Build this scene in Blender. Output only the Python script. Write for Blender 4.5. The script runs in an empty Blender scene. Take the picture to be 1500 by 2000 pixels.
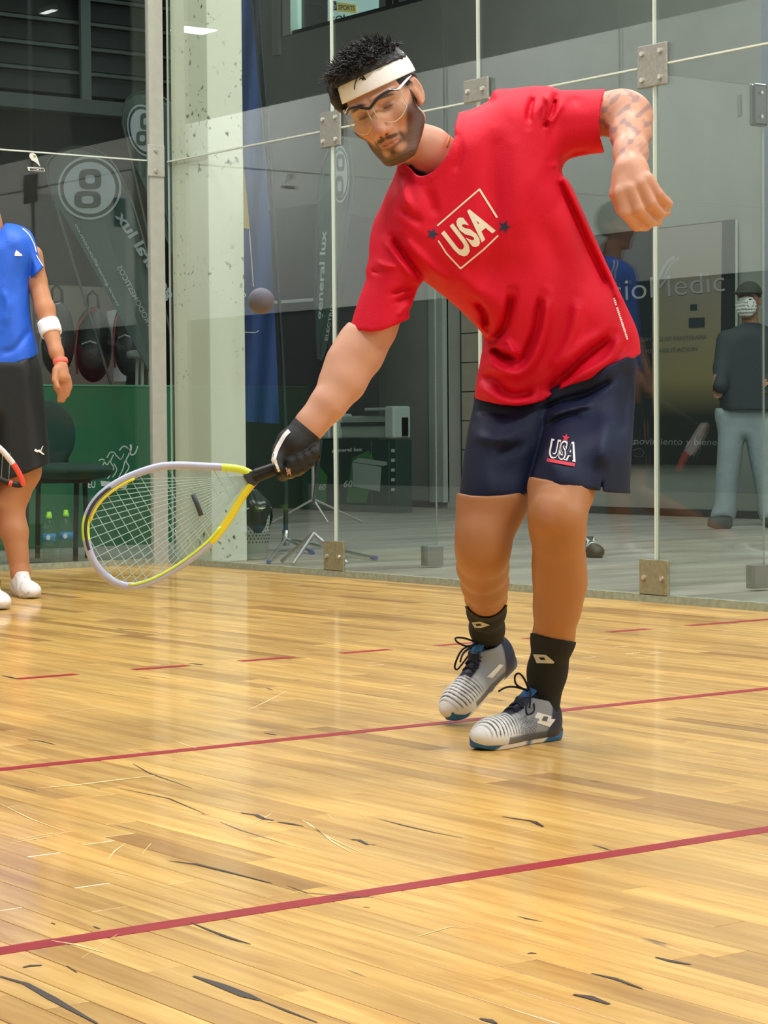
import bpy, math, random
import numpy as np
from mathutils import Vector, Matrix
from mathutils.bvhtree import BVHTree

# ---------------------------------------------------------------- camera
SC = bpy.context.scene
COL = SC.collection
FPX = 4374.346
CP = np.array([-6.283213, -10.443505, 0.693775])
CR = np.array([0.803602, -0.595113, -0.007989])
CU = np.array([0.027155, 0.023252, 0.999361])
CF = np.array([0.594547, 0.803305, -0.034845])
cd = bpy.data.cameras.new('camera')
cd.sensor_fit = 'HORIZONTAL'; cd.sensor_width = 36.0
cd.lens = FPX / 1500 * 36.0
cd.clip_start = 0.05; cd.clip_end = 200
cam = bpy.data.objects.new('camera', cd); COL.objects.link(cam)
cam.matrix_world = Matrix(((CR[0], CU[0], -CF[0], CP[0]), (CR[1], CU[1], -CF[1], CP[1]), (CR[2], CU[2], -CF[2], CP[2]), (0, 0, 0, 1)))
SC.camera = cam

# ---------------------------------------------------------------- world, lights, exposure
w = bpy.data.worlds.new('hall_air'); SC.world = w; w.use_nodes = True
w.node_tree.nodes['Background'].inputs[0].default_value = (0.90, 0.95, 0.93, 1)
w.node_tree.nodes['Background'].inputs[1].default_value = 0.05
def area(name, loc, sx, sy, power, col=(1, 0.985, 0.955), aim=(0, 0, -1)):
    l = bpy.data.lights.new(name, 'AREA'); l.shape = 'RECTANGLE'; l.size = sx; l.size_y = sy
    l.energy = power; l.color = col
    o = bpy.data.objects.new(name, l); COL.objects.link(o); o.location = loc
    o.rotation_euler = Vector(aim).to_track_quat('-Z', 'Y').to_euler()
    return o
for (x, y) in ((-4.6, -2.2), (-1.6, -2.2), (-4.6, -5.6), (-1.6, -5.6), (-4.6, -9.2), (-1.6, -9.2)):
    area('court_lamp', (x, y, 5.9), 1.3, 0.7, 138)
area('hall_light', (3.2, 1.5, 5.6), 2.4, 1.2, 110, (1, 1, 0.98))
area('hall_light', (3.0, -3.0, 5.6), 2.4, 1.2, 210, (1, 1, 0.98))
area('hall_light', (4.2, -13.0, 5.6), 1.2, 3.0, 700, (1, 0.97, 0.92))  # added to brighten the white band mirrored in the back glass
for y_ in (4, 10, 16): area('hall_light', (-9.3, y_, 6.6), 1.2, 3.0, 360, (1, 0.99, 0.99), (-0.75, 0.1, -1))  # added row that lights the left band for the side-glass veil
area('hall_light', (-8.6, -8.0, 5.9), 1.2, 2.4, 90, (1, 1, 1))
area('front_wash', (-4.0, -13.6, 3.6), 3.0, 1.6, 70, (1, 0.98, 0.95), (0.25, 1, -0.28))
SC.view_settings.view_transform = 'Standard'
SC.view_settings.look = 'None'
SC.view_settings.exposure = 0.0
SC.view_settings.gamma = 1.0
SC.view_settings.use_curve_mapping = False
SC.cycles.transparent_max_bounces = 24
SC.cycles.max_bounces = 8
SC.cycles.use_denoising = True
SC.cycles.sample_clamp_indirect = 4.0

# ---------------------------------------------------------------- helpers
rnd = random.Random(7)
def ray(u, v): return CF + CR * ((u - 750) / FPX) - CU * ((v - 1000) / FPX)
def at(u, v, d): return CP + d * ray(u, v)                # real distance d along the lens axis
def on(u, v, ax, val):
    r = ray(u, v); return CP + r * ((val - CP[ax]) / r[ax])
def link(o, parent=None):
    COL.objects.link(o)
    if parent is not None: o.parent = parent
    return o
def thing(name, label, cat, loc, group=None):
    o = bpy.data.objects.new(name, None); COL.objects.link(o); o.empty_display_size = 0.1
    o.location = loc; o['label'] = label; o['category'] = cat
    if group: o['group'] = group
    return o
def tag(o, label=None, cat=None, group=None, kind=None):
    if label: o['label'] = label
    if cat: o['category'] = cat
    if group: o['group'] = group
    if kind: o['kind'] = kind
    return o
def wloc(o):
    p = Vector((0, 0, 0))
    while o is not None: p += o.location; o = o.parent
    return p
class MB:
    def __init__(s): s.v = []; s.f = []; s.m = []
    def add(s, vs, fs, mi=0):
        b = len(s.v); s.v += [tuple(map(float, p)) for p in vs]
        s.f += [tuple(b + i for i in f) for f in fs]; s.m += [mi] * len(fs); return s
    def box(s, lo, hi, mi=0):
        (a, b, c), (d, e, f) = lo, hi
        return s.add([(a, b, c), (d, b, c), (d, e, c), (a, e, c), (a, b, f), (d, b, f), (d, e, f), (a, e, f)],
                     [(0, 3, 2, 1), (4, 5, 6, 7), (0, 1, 5, 4), (1, 2, 6, 5), (2, 3, 7, 6), (3, 0, 4, 7)], mi)
    def obox(s, c, ax, half, mi=0):
        c = np.array(c, float); ax = [np.array(a, float) for a in ax]
        vs = []
        for k in (-1, 1):
            for (i, j) in ((-1, -1), (1, -1), (1, 1), (-1, 1)):
                vs.append(c + ax[0] * i * half[0] + ax[1] * j * half[1] + ax[2] * k * half[2])
        return s.add(vs, [(0, 3, 2, 1), (4, 5, 6, 7), (0, 1, 5, 4), (1, 2, 6, 5), (2, 3, 7, 6), (3, 0, 4, 7)], mi)
    def tube(s, pts, rad, n=8, mi=0, closed=False, flat=1.0, up=None):
        pts = [np.array(p, float) for p in pts]; N = len(pts)
        if not hasattr(rad, '__len__'): rad = [rad] * N
        rings = []; prev = None
        for i in range(N):
            a = pts[(i - 1) % N] if (closed or i > 0) else pts[i]
            b = pts[(i + 1) % N] if (closed or i < N - 1) else pts[i]
            t = b - a; t /= (np.linalg.norm(t) + 1e-12)
            if prev is None:
                q = np.array(up, float) if up is not None else (np.array((0, 0, 1.)) if abs(t[2]) < 0.9 else np.array((1., 0, 0)))
            else: q = prev
            q = q - t * (q @ t); q /= (np.linalg.norm(q) + 1e-12); prev = q
            p = np.cross(t, q)
            rings.append([pts[i] + rad[i] * (math.cos(k * 2 * math.pi / n) * q * flat + math.sin(k * 2 * math.pi / n) * p) for k in range(n)])
        vs = [p for r in rings for p in r]; fs = []
        for i in range(N if closed else N - 1):
            j = (i + 1) % N
            for k in range(n):
                fs.append((i * n + k, i * n + (k + 1) % n, j * n + (k + 1) % n, j * n + k))
        if not closed: fs += [tuple(range(n))[::-1], tuple((N - 1) * n + k for k in range(n))]
        return s.add(vs, fs, mi)
    def cyl(s, a, b, r, r2=None, n=16, mi=0): return s.tube([a, b], [r, r if r2 is None else r2], n, mi)
    def lathe(s, base, prof, n=20, mi=0, ax=(0, 0, 1)):
        base = np.array(base, float); ax = np.array(ax, float)
        q = np.array((1., 0, 0)) if abs(ax[0]) < .9 else np.array((0, 1., 0)); q -= ax * (q @ ax); q /= np.linalg.norm(q); p = np.cross(ax, q)
        vs = [base + ax * z + r * (math.cos(k * 2 * math.pi / n) * q + math.sin(k * 2 * math.pi / n) * p) for r, z in prof for k in range(n)]
        fs = [(i * n + k, i * n + (k + 1) % n, (i + 1) * n + (k + 1) % n, (i + 1) * n + k) for i in range(len(prof) - 1) for k in range(n)]
        fs += [tuple(range(n))[::-1], tuple((len(prof) - 1) * n + k for k in range(n))]
        return s.add(vs, fs, mi)
    def prism(s, poly, org, ex, ey, th, mi=0):
        """poly: 2d outline, put at org + x*ex + y*ey, thickness th along ex x ey"""
        org, ex, ey = (np.array(k, float) for k in (org, ex, ey)); nn = np.cross(ex, ey); nn = nn / np.linalg.norm(nn) * th / 2
        n = len(poly); vs = [org + x * ex + y * ey + sg * nn for sg in (-1, 1) for x, y in poly]
        fs = [tuple(range(n))[::-1], tuple(range(n, 2 * n))] + [(i, (i + 1) % n, n + (i + 1) % n, n + i) for i in range(n)]
        return s.add(vs, fs, mi)
    def build(s, name, mats, parent=None, smooth=False, label=None):
        me = bpy.data.meshes.new(name); off = wloc(parent) if parent is not None else Vector((0, 0, 0))
        vs = [(x - off.x, y - off.y, z - off.z) for x, y, z in s.v]
        me.from_pydata(vs, [], s.f)
        if not isinstance(mats, (list, tuple)): mats = [mats]
        for m in mats: me.materials.append(m)
        if len(mats) > 1: me.polygons.foreach_set('material_index', s.m)
        if smooth: me.polygons.foreach_set('use_smooth', [True] * len(me.polygons))
        me.update()
        o = bpy.data.objects.new(name, me); link(o, parent)
        if label: o['label'] = label
        return o
def bev(o, w=0.004, seg=2):
    m = o.modifiers.new('b', 'BEVEL'); m.width = w; m.segments = seg; m.limit_method = 'ANGLE'; return o
def struct(o): o['kind'] = 'structure'; return o
def np_obj(name, V, F, mats, parent=None, smooth=True, label=None, attr=None, mi=None):
    me = bpy.data.meshes.new(name); off = np.array(wloc(parent)) if parent is not None else np.zeros(3)
    me.from_pydata((np.asarray(V) - off).tolist(), [], F.tolist() if hasattr(F, 'tolist') else F)
    if not isinstance(mats, (list, tuple)): mats = [mats]
    for m in mats: me.materials.append(m)
    if smooth: me.polygons.foreach_set('use_smooth', [True] * len(me.polygons))
    if mi is not None: me.polygons.foreach_set('material_index', np.asarray(mi, dtype=np.int32))
    if attr is not None:
        a = me.color_attributes.new('Col', 'FLOAT_COLOR', 'POINT')
        c = np.ones((len(V), 4), np.float32); c[:, :3] = attr; a.data.foreach_set('color', c.ravel())
    me.update()
    o = bpy.data.objects.new(name, me); link(o, parent)
    if label: o['label'] = label
    return o

# ---- materials
def lin(c):
    if isinstance(c, str): c = tuple(int(c[i:i + 2], 16) / 255 for i in (0, 2, 4))
    return tuple((x / 12.92 if x <= 0.04045 else ((x + 0.055) / 1.055) ** 2.4) for x in c) + (1,)
class NT:
    def __init__(s, m): s.t = m.node_tree; s.n = s.t.nodes
    def new(s, typ, **kw):
        nd = s.n.new(typ)
        for k, v in kw.items():
            if k.startswith('i_'): nd.inputs[k[2:].replace('_', ' ')].default_value = v
            else: setattr(nd, k, v)
        return nd
    def l(s, a, b): s.t.links.new(a, b)
def mat(name, col, rough=0.6, metal=0.0, noise=0.0, nscale=20, bump=0.0, bscale=60, spec=0.5, coat=0.0, trans=0.0, sheen=0.0, emis=None, estr=0, sub=0.0, alpha=1.0):
    m = bpy.data.materials.new(name); m.use_nodes = True; t = NT(m); b = t.n['Principled BSDF']
    c = lin(col); b.inputs['Base Color'].default_value = c; b.inputs['Roughness'].default_value = rough
    b.inputs['Metallic'].default_value = metal; b.inputs['Specular IOR Level'].default_value = spec
    b.inputs['Coat Weight'].default_value = coat; b.inputs['Coat Roughness'].default_value = 0.15
    b.inputs['Transmission Weight'].default_value = trans; b.inputs['Sheen Weight'].default_value = sheen
    b.inputs['Alpha'].default_value = alpha
    if sub: b.inputs['Subsurface Weight'].default_value = sub; b.inputs['Subsurface Radius'].default_value = (0.012, 0.005, 0.003); b.inputs['Subsurface Scale'].default_value = 0.6
    if emis: b.inputs['Emission Color'].default_value = lin(emis); b.inputs['Emission Strength'].default_value = estr
    if noise or bump:
        g = t.new('ShaderNodeNewGeometry')
    if noise:
        nz = t.new('ShaderNodeTexNoise', i_Scale=nscale, i_Detail=4.0); t.l(g.outputs['Position'], nz.inputs['Vector'])
        mx = t.new('ShaderNodeMix', data_type='RGBA', blend_type='MULTIPLY'); mx.inputs[0].default_value = 1.0
        mr = t.new('ShaderNodeMapRange'); mr.inputs[1].default_value = 0.3; mr.inputs[2].default_value = 0.7; mr.inputs[3].default_value = 1 - noise; mr.inputs[4].default_value = 1 + noise
        t.l(nz.outputs[0], mr.inputs[0]); mx.inputs[6].default_value = c; t.l(mr.outputs[0], mx.inputs[7]); t.l(mx.outputs[2], b.inputs['Base Color'])
    if bump:
        nb = t.new('ShaderNodeTexNoise', i_Scale=bscale, i_Detail=3.0); t.l(g.outputs['Position'], nb.inputs['Vector'])
        bp = t.new('ShaderNodeBump', i_Strength=bump, i_Distance=0.01); t.l(nb.outputs[0], bp.inputs['Height']); t.l(bp.outputs[0], b.inputs['Normal'])
    return m
def glassmat(name, tint, refl=1.0):
    m = bpy.data.materials.new(name); m.use_nodes = True; t = NT(m); t.n.remove(t.n['Principled BSDF'])
    g = t.new('ShaderNodeNewGeometry'); mr = t.new('ShaderNodeMapRange'); mr.inputs[3].default_value = 1.5; mr.inputs[4].default_value = 1 / 1.5
    t.l(g.outputs['Backfacing'], mr.inputs[0]); fr = t.new('ShaderNodeFresnel'); t.l(mr.outputs[0], fr.inputs['IOR'])
    tr = t.new('ShaderNodeBsdfTransparent'); tr.inputs[0].default_value = tint + (1,)
    gl = t.new('ShaderNodeBsdfGlossy', i_Roughness=0.0); gl.inputs[0].default_value = (refl, refl, refl, 1)
    mx = t.new('ShaderNodeMixShader'); t.l(fr.outputs[0], mx.inputs[0]); t.l(tr.outputs[0], mx.inputs[1]); t.l(gl.outputs[0], mx.inputs[2])
    t.l(mx.outputs[0], t.n['Material Output'].inputs[0]); return m
GLASS = glassmat('court_glass', (0.905, 0.935, 0.915))
CLEAR = glassmat('clear_lens', (0.97, 0.97, 0.93))
PET = glassmat('clear_plastic', (0.90, 0.94, 0.93))
EDGE = mat('glass_edge', 'a9b5a9', 0.25, spec=0.8)
STEEL = mat('brushed_steel', '9c9b92', 0.42, 0.35, noise=0.12, nscale=60)
BRASSY = mat('worn_steel', '8f8c72', 0.45, 0.35, noise=0.18, nscale=50)
CHROME = mat('chrome', 'c8cacb', 0.32, 1.0)
BOLT = mat('bolt_steel', 'd9d9d2', 0.25, 0.8)
BLACK = mat('black_plastic', '141716', 0.5)
WHITE = mat('white_plastic', 'e8e8e6', 0.5)
# ================================================================ SETTING
# ---- court floor: maple strips
def wood():
    m = bpy.data.materials.new('maple_strip'); m.use_nodes = True; t = NT(m); b = t.n['Principled BSDF']
    g = t.new('ShaderNodeNewGeometry'); at_ = t.new('ShaderNodeAttribute', attribute_name='rnd', attribute_type='GEOMETRY')
    sep = t.new('ShaderNodeSeparateXYZ'); t.l(at_.outputs['Vector'], sep.inputs[0])
    # long grain, shifted per plank
    mp = t.new('ShaderNodeVectorMath', operation='MULTIPLY'); mp.inputs[1].default_value = (34, 2.2, 1); t.l(g.outputs['Position'], mp.inputs[0])
    off = t.new('ShaderNodeVectorMath', operation='MULTIPLY_ADD'); off.inputs[1].default_value = (40, 60, 0); t.l(at_.outputs['Vector'], off.inputs[0]); t.l(mp.outputs[0], off.inputs[2])
    n1 = t.new('ShaderNodeTexNoise', i_Scale=1.0, i_Detail=6.0, i_Roughness=0.62, i_Distortion=0.6); t.l(off.outputs[0], n1.inputs['Vector'])
    r1 = t.new('ShaderNodeValToRGB'); e = r1.color_ramp.elements
    e[0].position = 0.28; e[0].color = lin('b5853a'); e[1].position = 0.72; e[1].color = lin('e6c070')
    k = e.new(0.5); k.color = lin('cfa455'); t.l(n1.outputs[0], r1.inputs[0])
    # plank tone
    r2 = t.new('ShaderNodeValToRGB'); e = r2.color_ramp.elements; e[0].color = (0.60, 0.50, 0.38, 1); e[1].color = (1.16, 1.12, 1.02, 1)
    k = e.new(0.16); k.color = (0.84, 0.78, 0.68, 1); k = e.new(0.6); k.color = (1.0, 0.98, 0.94, 1)
    t.l(sep.outputs[0], r2.inputs[0])
    mx = t.new('ShaderNodeMix', data_type='RGBA', blend_type='MULTIPLY'); mx.inputs[0].default_value = 1; t.l(r1.outputs[0], mx.inputs[6]); t.l(r2.outputs[0], mx.inputs[7])
    # dark mineral streaks
    mp2 = t.new('ShaderNodeVectorMath', operation='MULTIPLY'); mp2.inputs[1].default_value = (26, 2.6, 1); t.l(g.outputs['Position'], mp2.inputs[0])
    n2 = t.new('ShaderNodeTexNoise', i_Scale=1.0, i_Detail=3.0, i_Distortion=1.2); t.l(mp2.outputs[0], n2.inputs['Vector'])
    mr = t.new('ShaderNodeMapRange'); mr.inputs[1].default_value = 0.70; mr.inputs[2].default_value = 0.79; t.l(n2.outputs[0], mr.inputs[0])
    mx2 = t.new('ShaderNodeMix', data_type='RGBA'); t.l(mr.outputs[0], mx2.inputs[0]); t.l(mx.outputs[2], mx2.inputs[6]); mx2.inputs[7].default_value = lin('4a3526')
    # broad blotches of wear
    n3 = t.new('ShaderNodeTexNoise', i_Scale=1.6, i_Detail=4.0); t.l(g.outputs['Position'], n3.inputs['Vector'])
    mr3 = t.new('ShaderNodeMapRange'); mr3.inputs[1].default_value = 0.35; mr3.inputs[2].default_value = 0.65; mr3.inputs[3].default_value = 0.90; mr3.inputs[4].default_value = 1.08; t.l(n3.outputs[0], mr3.inputs[0])
    mx3 = t.new('ShaderNodeMix', data_type='RGBA', blend_type='MULTIPLY'); mx3.inputs[0].default_value = 1; t.l(mx2.outputs[2], mx3.inputs[6]); t.l(mr3.outputs[0], mx3.inputs[7])
    t.l(mx3.outputs[2], b.inputs['Base Color'])
    b.inputs['Roughness'].default_value = 0.42; b.inputs['Coat Weight'].default_value = 0.5; b.inputs['Coat Roughness'].default_value = 0.10; b.inputs['Coat IOR'].default_value = 1.5
    n4 = t.new('ShaderNodeTexNoise', i_Scale=1.0, i_Detail=2.0); mp4 = t.new('ShaderNodeVectorMath', operation='MULTIPLY'); mp4.inputs[1].default_value = (14, 5, 1); t.l(g.outputs['Position'], mp4.inputs[0]); t.l(mp4.outputs[0], n4.inputs['Vector'])
    bp = t.new('ShaderNodeBump', i_Strength=0.08, i_Distance=0.005); t.l(n4.outputs[0], bp.inputs['Height'])
    t.l(bp.outputs[0], b.inputs['Normal']); t.l(bp.outputs[0], b.inputs['Coat Normal'])
    return m
WOOD = wood()
REDP = mat('red_line_paint', '93101f', 0.45, noise=0.10, nscale=14, spec=.35)
GAPM = mat('plank_gap', '1d120a', 0.9)
floor = struct(MB().box((-6.10, -12.3, -0.06), (0.0, 0.0, -0.0035)).build('floor', GAPM))
PW = 0.0635
planks = []
nstrip = int(6.10 / PW) + 1
for i in range(nstrip):
    x1 = 0.0 - i * PW; x0 = max(x1 - PW, -6.10)
    y = -12.3 + rnd.uniform(0, 0.8)
    ys = [-12.3]
    while y < 0: ys.append(y); y += rnd.choice((0.42, 0.62, 0.85, 1.1, 1.35)) * rnd.uniform(.85, 1.15)
    ys.append(0.0)
    for a, b_ in zip(ys[:-1], ys[1:]):
        if b_ - a > 0.02: planks.append((x0, x1, a, b_, rnd.random(), rnd.random(), rnd.uniform(-1, 1)))
def dist(p):
    xc = (p[0] + p[1]) / 2
    best = 1e9
    for yc in np.linspace(p[2], p[3], 4):
        d = np.array((xc, yc, 0)) - CP; z = d @ CF
        if z < 1: continue
        u = 750 + FPX * (d @ CR) / z; v = 1000 - FPX * (d @ CU) / z
        if -30 < u < 1530 and v < 2060: best = min(best, z)
    return best
planks.sort(key=dist)
def plank_mesh(b, p, store):
    x0, x1, y0, y1, r1, r2, h = p
    g = 0.0007; c = 0.0008; z = h * 0.00012
    vs = [(x0 + g, y0 + g, -0.003), (x1 - g, y0 + g, -0.003), (x1 - g, y1 - g, -0.003), (x0 + g, y1 - g, -0.003),
          (x0 + g, y0 + g, z - c * .6), (x1 - g, y0 + g, z - c * .6), (x1 - g, y1 - g, z - c * .6), (x0 + g, y1 - g, z - c * .6),
          (x0 + g + c, y0 + g + c, z), (x1 - g - c, y0 + g + c, z), (x1 - g - c, y1 - g - c, z), (x0 + g + c, y1 - g - c, z)]
    fs = [(8, 9, 10, 11)] + [(i, (i + 1) % 4, 4 + (i + 1) % 4, 4 + i) for i in range(4)] + [(4 + i, 4 + (i + 1) % 4, 8 + (i + 1) % 4, 8 + i) for i in range(4)]
    b.add(vs, fs); store += [(r1, r2, 0.0)] * len(fs)
def set_rnd(o, store):
    a = o.data.attributes.new('rnd', 'FLOAT_VECTOR', 'FACE'); a.data.foreach_set('vector', [c for s in store for c in s])
for p in planks[:298]:
    b = MB(); st = []; plank_mesh(b, p, st); set_rnd(b.build('plank', WOOD, floor), st)
b = MB(); st = []
for p in planks[298:]: plank_mesh(b, p, st)
o = b.build('far_planks', WOOD, floor); set_rnd(o, st); o['kind'] = 'stuff'
# painted lines
LW = 0.041
def line_piece(x0, x1, yc, name='painted_line', lab=None):
    return MB().box((x0, yc - LW / 2, -0.001), (x1, yc + LW / 2, 0.0006)).build(name, REDP, floor, label=lab)
line_piece(-6.09, -0.005, -7.7201, lab='solid red line nearest the viewer')
line_piece(-6.09, -0.005, -6.2250, lab='solid red line under the player')
k = 0.0254 * 1.2456; YR = -4.671
def xat(i): return -i * k
line_piece(xat(21), -0.005, YR, 'line_dash', 'long end piece of the dashed red line')
for i in range(27, 240 - 27, 12):
    line_piece(max(xat(i + 6), -6.09), xat(i), YR, 'line_dash')
# wear: filler patches and scratches that have a place of their own
FILL = mat('dark_filler', '33271f', 0.5, noise=0.3, nscale=120); SCR = mat('pale_scratch', 'efd9a0', 0.5, noise=0.1)
def fl(u, v): return on(u, v, 2, 0.0)
def streak(b, pts, wid, mi):
    """pts px polyline on the floor, wid metres"""
    P = [fl(*q) for q in pts]; n = len(P); L = []; Rr = []
    for i in range(n):
        a = P[max(i - 1, 0)]; c = P[min(i + 1, n - 1)]; t = c - a; t /= np.linalg.norm(t); q = np.array((-t[1], t[0], 0))
        ww = wid * (0.25 if i in (0, n - 1) else rnd.uniform(0.5, 1.0)) / 2 * (.8 if mi == 0 else .8)
        L.append(P[i] + q * ww); Rr.append(P[i] - q * ww)
    z = 0.00085
    vs = [(p[0], p[1], z) for p in L + Rr]
    b.add(vs, [(i, n + i, n + i + 1, i + 1) for i in range(n - 1)], mi)
sk = MB()
for pts, wd in [
    ([(470, 1588), (500, 1592), (515, 1600), (535, 1603)], .016), ([(542, 1606), (565, 1609), (592, 1614)], .014),
    ([(683, 1640), (700, 1641), (718, 1650), (735, 1650)], .010), ([(980, 1595), (1010, 1600), (1045, 1605), (1062, 1615)], .012),
    ([(1030, 1602), (1050, 1611), (1060, 1616)], .006), ([(740, 1600), (790, 1613), (850, 1627), (903, 1637)], .006),
    ([(330, 1682), (380, 1688), (430, 1700), (532, 1726)], .010), ([(372, 1802), (410, 1818), (450, 1833), (490, 1845)], .009),
    ([(650, 1755), (690, 1754), (730, 1752)], .008), ([(378, 1907), (430, 1925), (480, 1945), (510, 1955)], .022), ([(510, 1955), (560, 1975), (620, 1998)], .010),
    ([(0, 1908), (50, 1922), (100, 1950), (190, 2000)], .016), ([(45, 1890), (60, 1887), (82, 1886)], .020), ([(130, 1887), (150, 1900)], .010),
    ([(183, 1810), (195, 1815)], .014), ([(100, 1803), (108, 1806)], .012), ([(1120, 1943), (1150, 1948), (1190, 1962)], .026),
    ([(1280, 1870), (1310, 1878), (1350, 1885)], .016), ([(1155, 1902), (1200, 1912), (1255, 1932)], .012), ([(937, 1990), (955, 1994), (970, 2000)], .018),
    ([(1010, 1790), (1030, 1795), (1060, 1801)], .005), ([(1156, 1650), (1180, 1657), (1195, 1662)], .006), ([(1030, 1863), (1038, 1862), (1048, 1863)], .014),
    ([(710, 1772), (722, 1773)], .012), ([(950, 1655), (966, 1657)], .008), ([(516, 1432), (528, 1434), (540, 1436)], .022),
    ([(520, 1344), (532, 1348)], .016), ([(370, 1296), (382, 1297), (397, 1299)], .03), ([(5, 1320), (20, 1323), (36, 1327)], .02), ([(576, 1329), (586, 1328)], .02),
    ([(53, 1445), (80, 1448), (108, 1455)], .014), ([(1152, 1526), (1174, 1528)], .012), ([(1260, 1331), (1305, 1335)], .012), ([(1490, 1396), (1500, 1397)], .02),
    ([(1470, 1415), (1500, 1418)], .014), ([(260, 1492), (290, 1510), (375, 1540)], .006), ([(223, 1538), (330, 1560), (400, 1590)], .006), ([(430, 1606), (470, 1622), (560, 1650)], .005),
    ([(560, 1730), (600, 1745), (700, 1752)], .004), ([(390, 1590), (410, 1592)], .010), ([(690, 1416), (720, 1419)], .01), ([(180, 1520), (150, 1518)], .008)]:
    streak(sk, pts, wd, 0)
for pts, wd in [
    ([(70, 1540), (140, 1535), (220, 1525), (305, 1515)], .012), ([(20, 1648), (80, 1637), (140, 1625)], .006), ([(25, 1643), (80, 1632), (145, 1624)], .005),
    ([(0, 1570), (60, 1600), (130, 1626)], .005), ([(590, 1602), (640, 1635), (700, 1664)], .007), ([(600, 1606), (650, 1645), (690, 1668)], .005),
    ([(486, 1387), (520, 1371), (560, 1350)], .010), ([(210, 1680), (225, 1662), (245, 1648)], .006), ([(278, 1668), (295, 1648)], .006), ([(490, 1612), (530, 1590)], .01),
    ([(1085, 1270), (1110, 1253)], .010), ([(340, 1447), (370, 1458), (385, 1462)], .006), ([(100, 1838), (150, 1846), (205, 1862)], .006), ([(160, 1872), (230, 1825)], .004),
    ([(525, 1641), (540, 1630)], .006), ([(640, 1590), (650, 1600)], .004), ([(705, 1590), (720, 1600)], .004), ([(815, 1830), (880, 1811), (912, 1813)], .005), ([(1010, 1628), (1060, 1620)], .005),
    ([(100, 1395), (170, 1385), (250, 1378)], .008), ([(200, 1700), (230, 1706), (260, 1712)], .004), ([(520, 1607), (530, 1605), (542, 1606)], .012), ([(1340, 1625), (1400, 1618)], .004),
    ([(950, 1475), (990, 1462)], .006), ([(680, 1225), (740, 1215)], .01), ([(300, 1238), (340, 1232)], .02), ([(60, 1360), (130, 1352)], .01)]:
    streak(sk, pts, wd, 1)
o = sk.build('scuff_marks', [FILL, SCR], floor); o['kind'] = 'stuff'

# ---- hall floor, walls
CONC = bpy.data.materials.new('concrete'); CONC.use_nodes = True
t = NT(CONC); b = t.n['Principled BSDF']; g = t.new('ShaderNodeNewGeometry')
mp = t.new('ShaderNodeVectorMath', operation='MULTIPLY'); mp.inputs[1].default_value = (0.7, 2.6, 1); t.l(g.outputs['Position'], mp.inputs[0])
nz = t.new('ShaderNodeTexNoise', i_Scale=1.4, i_Detail=7.0, i_Roughness=0.6); t.l(mp.outputs[0], nz.inputs['Vector'])
rp = t.new('ShaderNodeValToRGB'); rp.color_ramp.elements[0].position = .3; rp.color_ramp.elements[0].color = lin('77746d'); rp.color_ramp.elements[1].position = .7; rp.color_ramp.elements[1].color = lin('aeada3')
t.l(nz.outputs[0], rp.inputs[0]); t.l(rp.outputs[0], b.inputs['Base Color']); b.inputs['Roughness'].default_value = .38
ZH = 0.02
hf = MB()
hf.box((0.03, -20, -0.1), (6.2, 12, ZH)).box((-11.2, 0.03, -0.1), (0.03, 30, ZH)).box((-11.2, -20, -0.1), (-6.14, 0.03, ZH)).box((-6.14, -20, -0.1), (0.03, -12.42, ZH))
struct(hf.build('floor_hall', CONC))
CURB = mat('curb', '8f9580', 0.7, noise=0.2, nscale=40)
cb = MB().box((0.0, -12.4, -0.06), (0.035, 0.035, 0.032)).box((-6.14, 0.0, -0.06), (0.0, 0.035, 0.032))
struct(cb.build('trim_curb', CURB))
WALLR = mat('grey_plaster', '8c938b', 0.85, noise=0.06, nscale=3); WALLB = mat('dark_grey_plaster', '565b57', 0.85, noise=0.08, nscale=3)
WX = 6.2
wr = MB()
# right hall wall with the office window opening (y 2.2 .. 7.97, z 4.63 .. 6.2) and the tiled recess (y 4.3 .. 5.43, z 0 .. 2.6)
wr.box((WX, -6.0, 0), (WX + .15, 4.3, 4.63)).box((WX, 4.3, 2.6), (WX + .15, 5.45, 4.63)).box((WX, 5.45, 0), (WX + .15, 12, 4.63))
wr.box((WX, -6.0, 4.63), (WX + .15, 2.0, 7)).box((WX, 7.97, 4.63), (WX + .15, 12, 7)).box((WX, 2.0, 6.2), (WX + .15, 7.97, 7))
wall_right = struct(wr.build('wall_right', WALLR))
BASEM = mat('dark_skirting', '20241f', 0.6)
struct(MB().box((WX - .015, -20, ZH), (WX, 4.3, ZH + .06)).box((WX - .015, 5.66, ZH), (WX, 12, ZH + .06)).build('baseboard_right', BASEM))
struct(MB().box((WX, -20, 0), (WX + .15, -6.0, 7)).build('wall_right_dark', mat('dim_mirror_wall', '262b29', .9)))  # unseen stretch coloured dark to weaken its mirror image in the back glass
# white door post beside the recess
struct(bev(MB().box((WX - .05, 5.45, ZH + .05), (WX + .02, 5.66, 2.72)).build('trim_post', mat('pale_frame', 'a3b0a8', .5)), .004))
# tiled recess, tiles are pieces
TILE = mat('beige_tile', 'a9a491', .35, noise=0.05, nscale=9); GROUT = mat('grout', '4c4a40', .9)
rec = struct(MB().box((WX + .16, 4.2, 0), (WX + .2, 5.6, 2.7)).build('wall_recess', GROUT))
zz = ZH; hh = 0.262
for r_ in range(10):
    for (ya, yb) in ((5.43, 5.02), (5.02, 4.61), (4.61, 4.3)):
        z0 = ZH + r_ * hh
        if z0 > 2.5: continue
        MB().box((WX + .145, yb + .006, z0 + .005), (WX + .16, ya - .006, z0 + hh - .005)).build('tile', TILE, rec)
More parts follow.
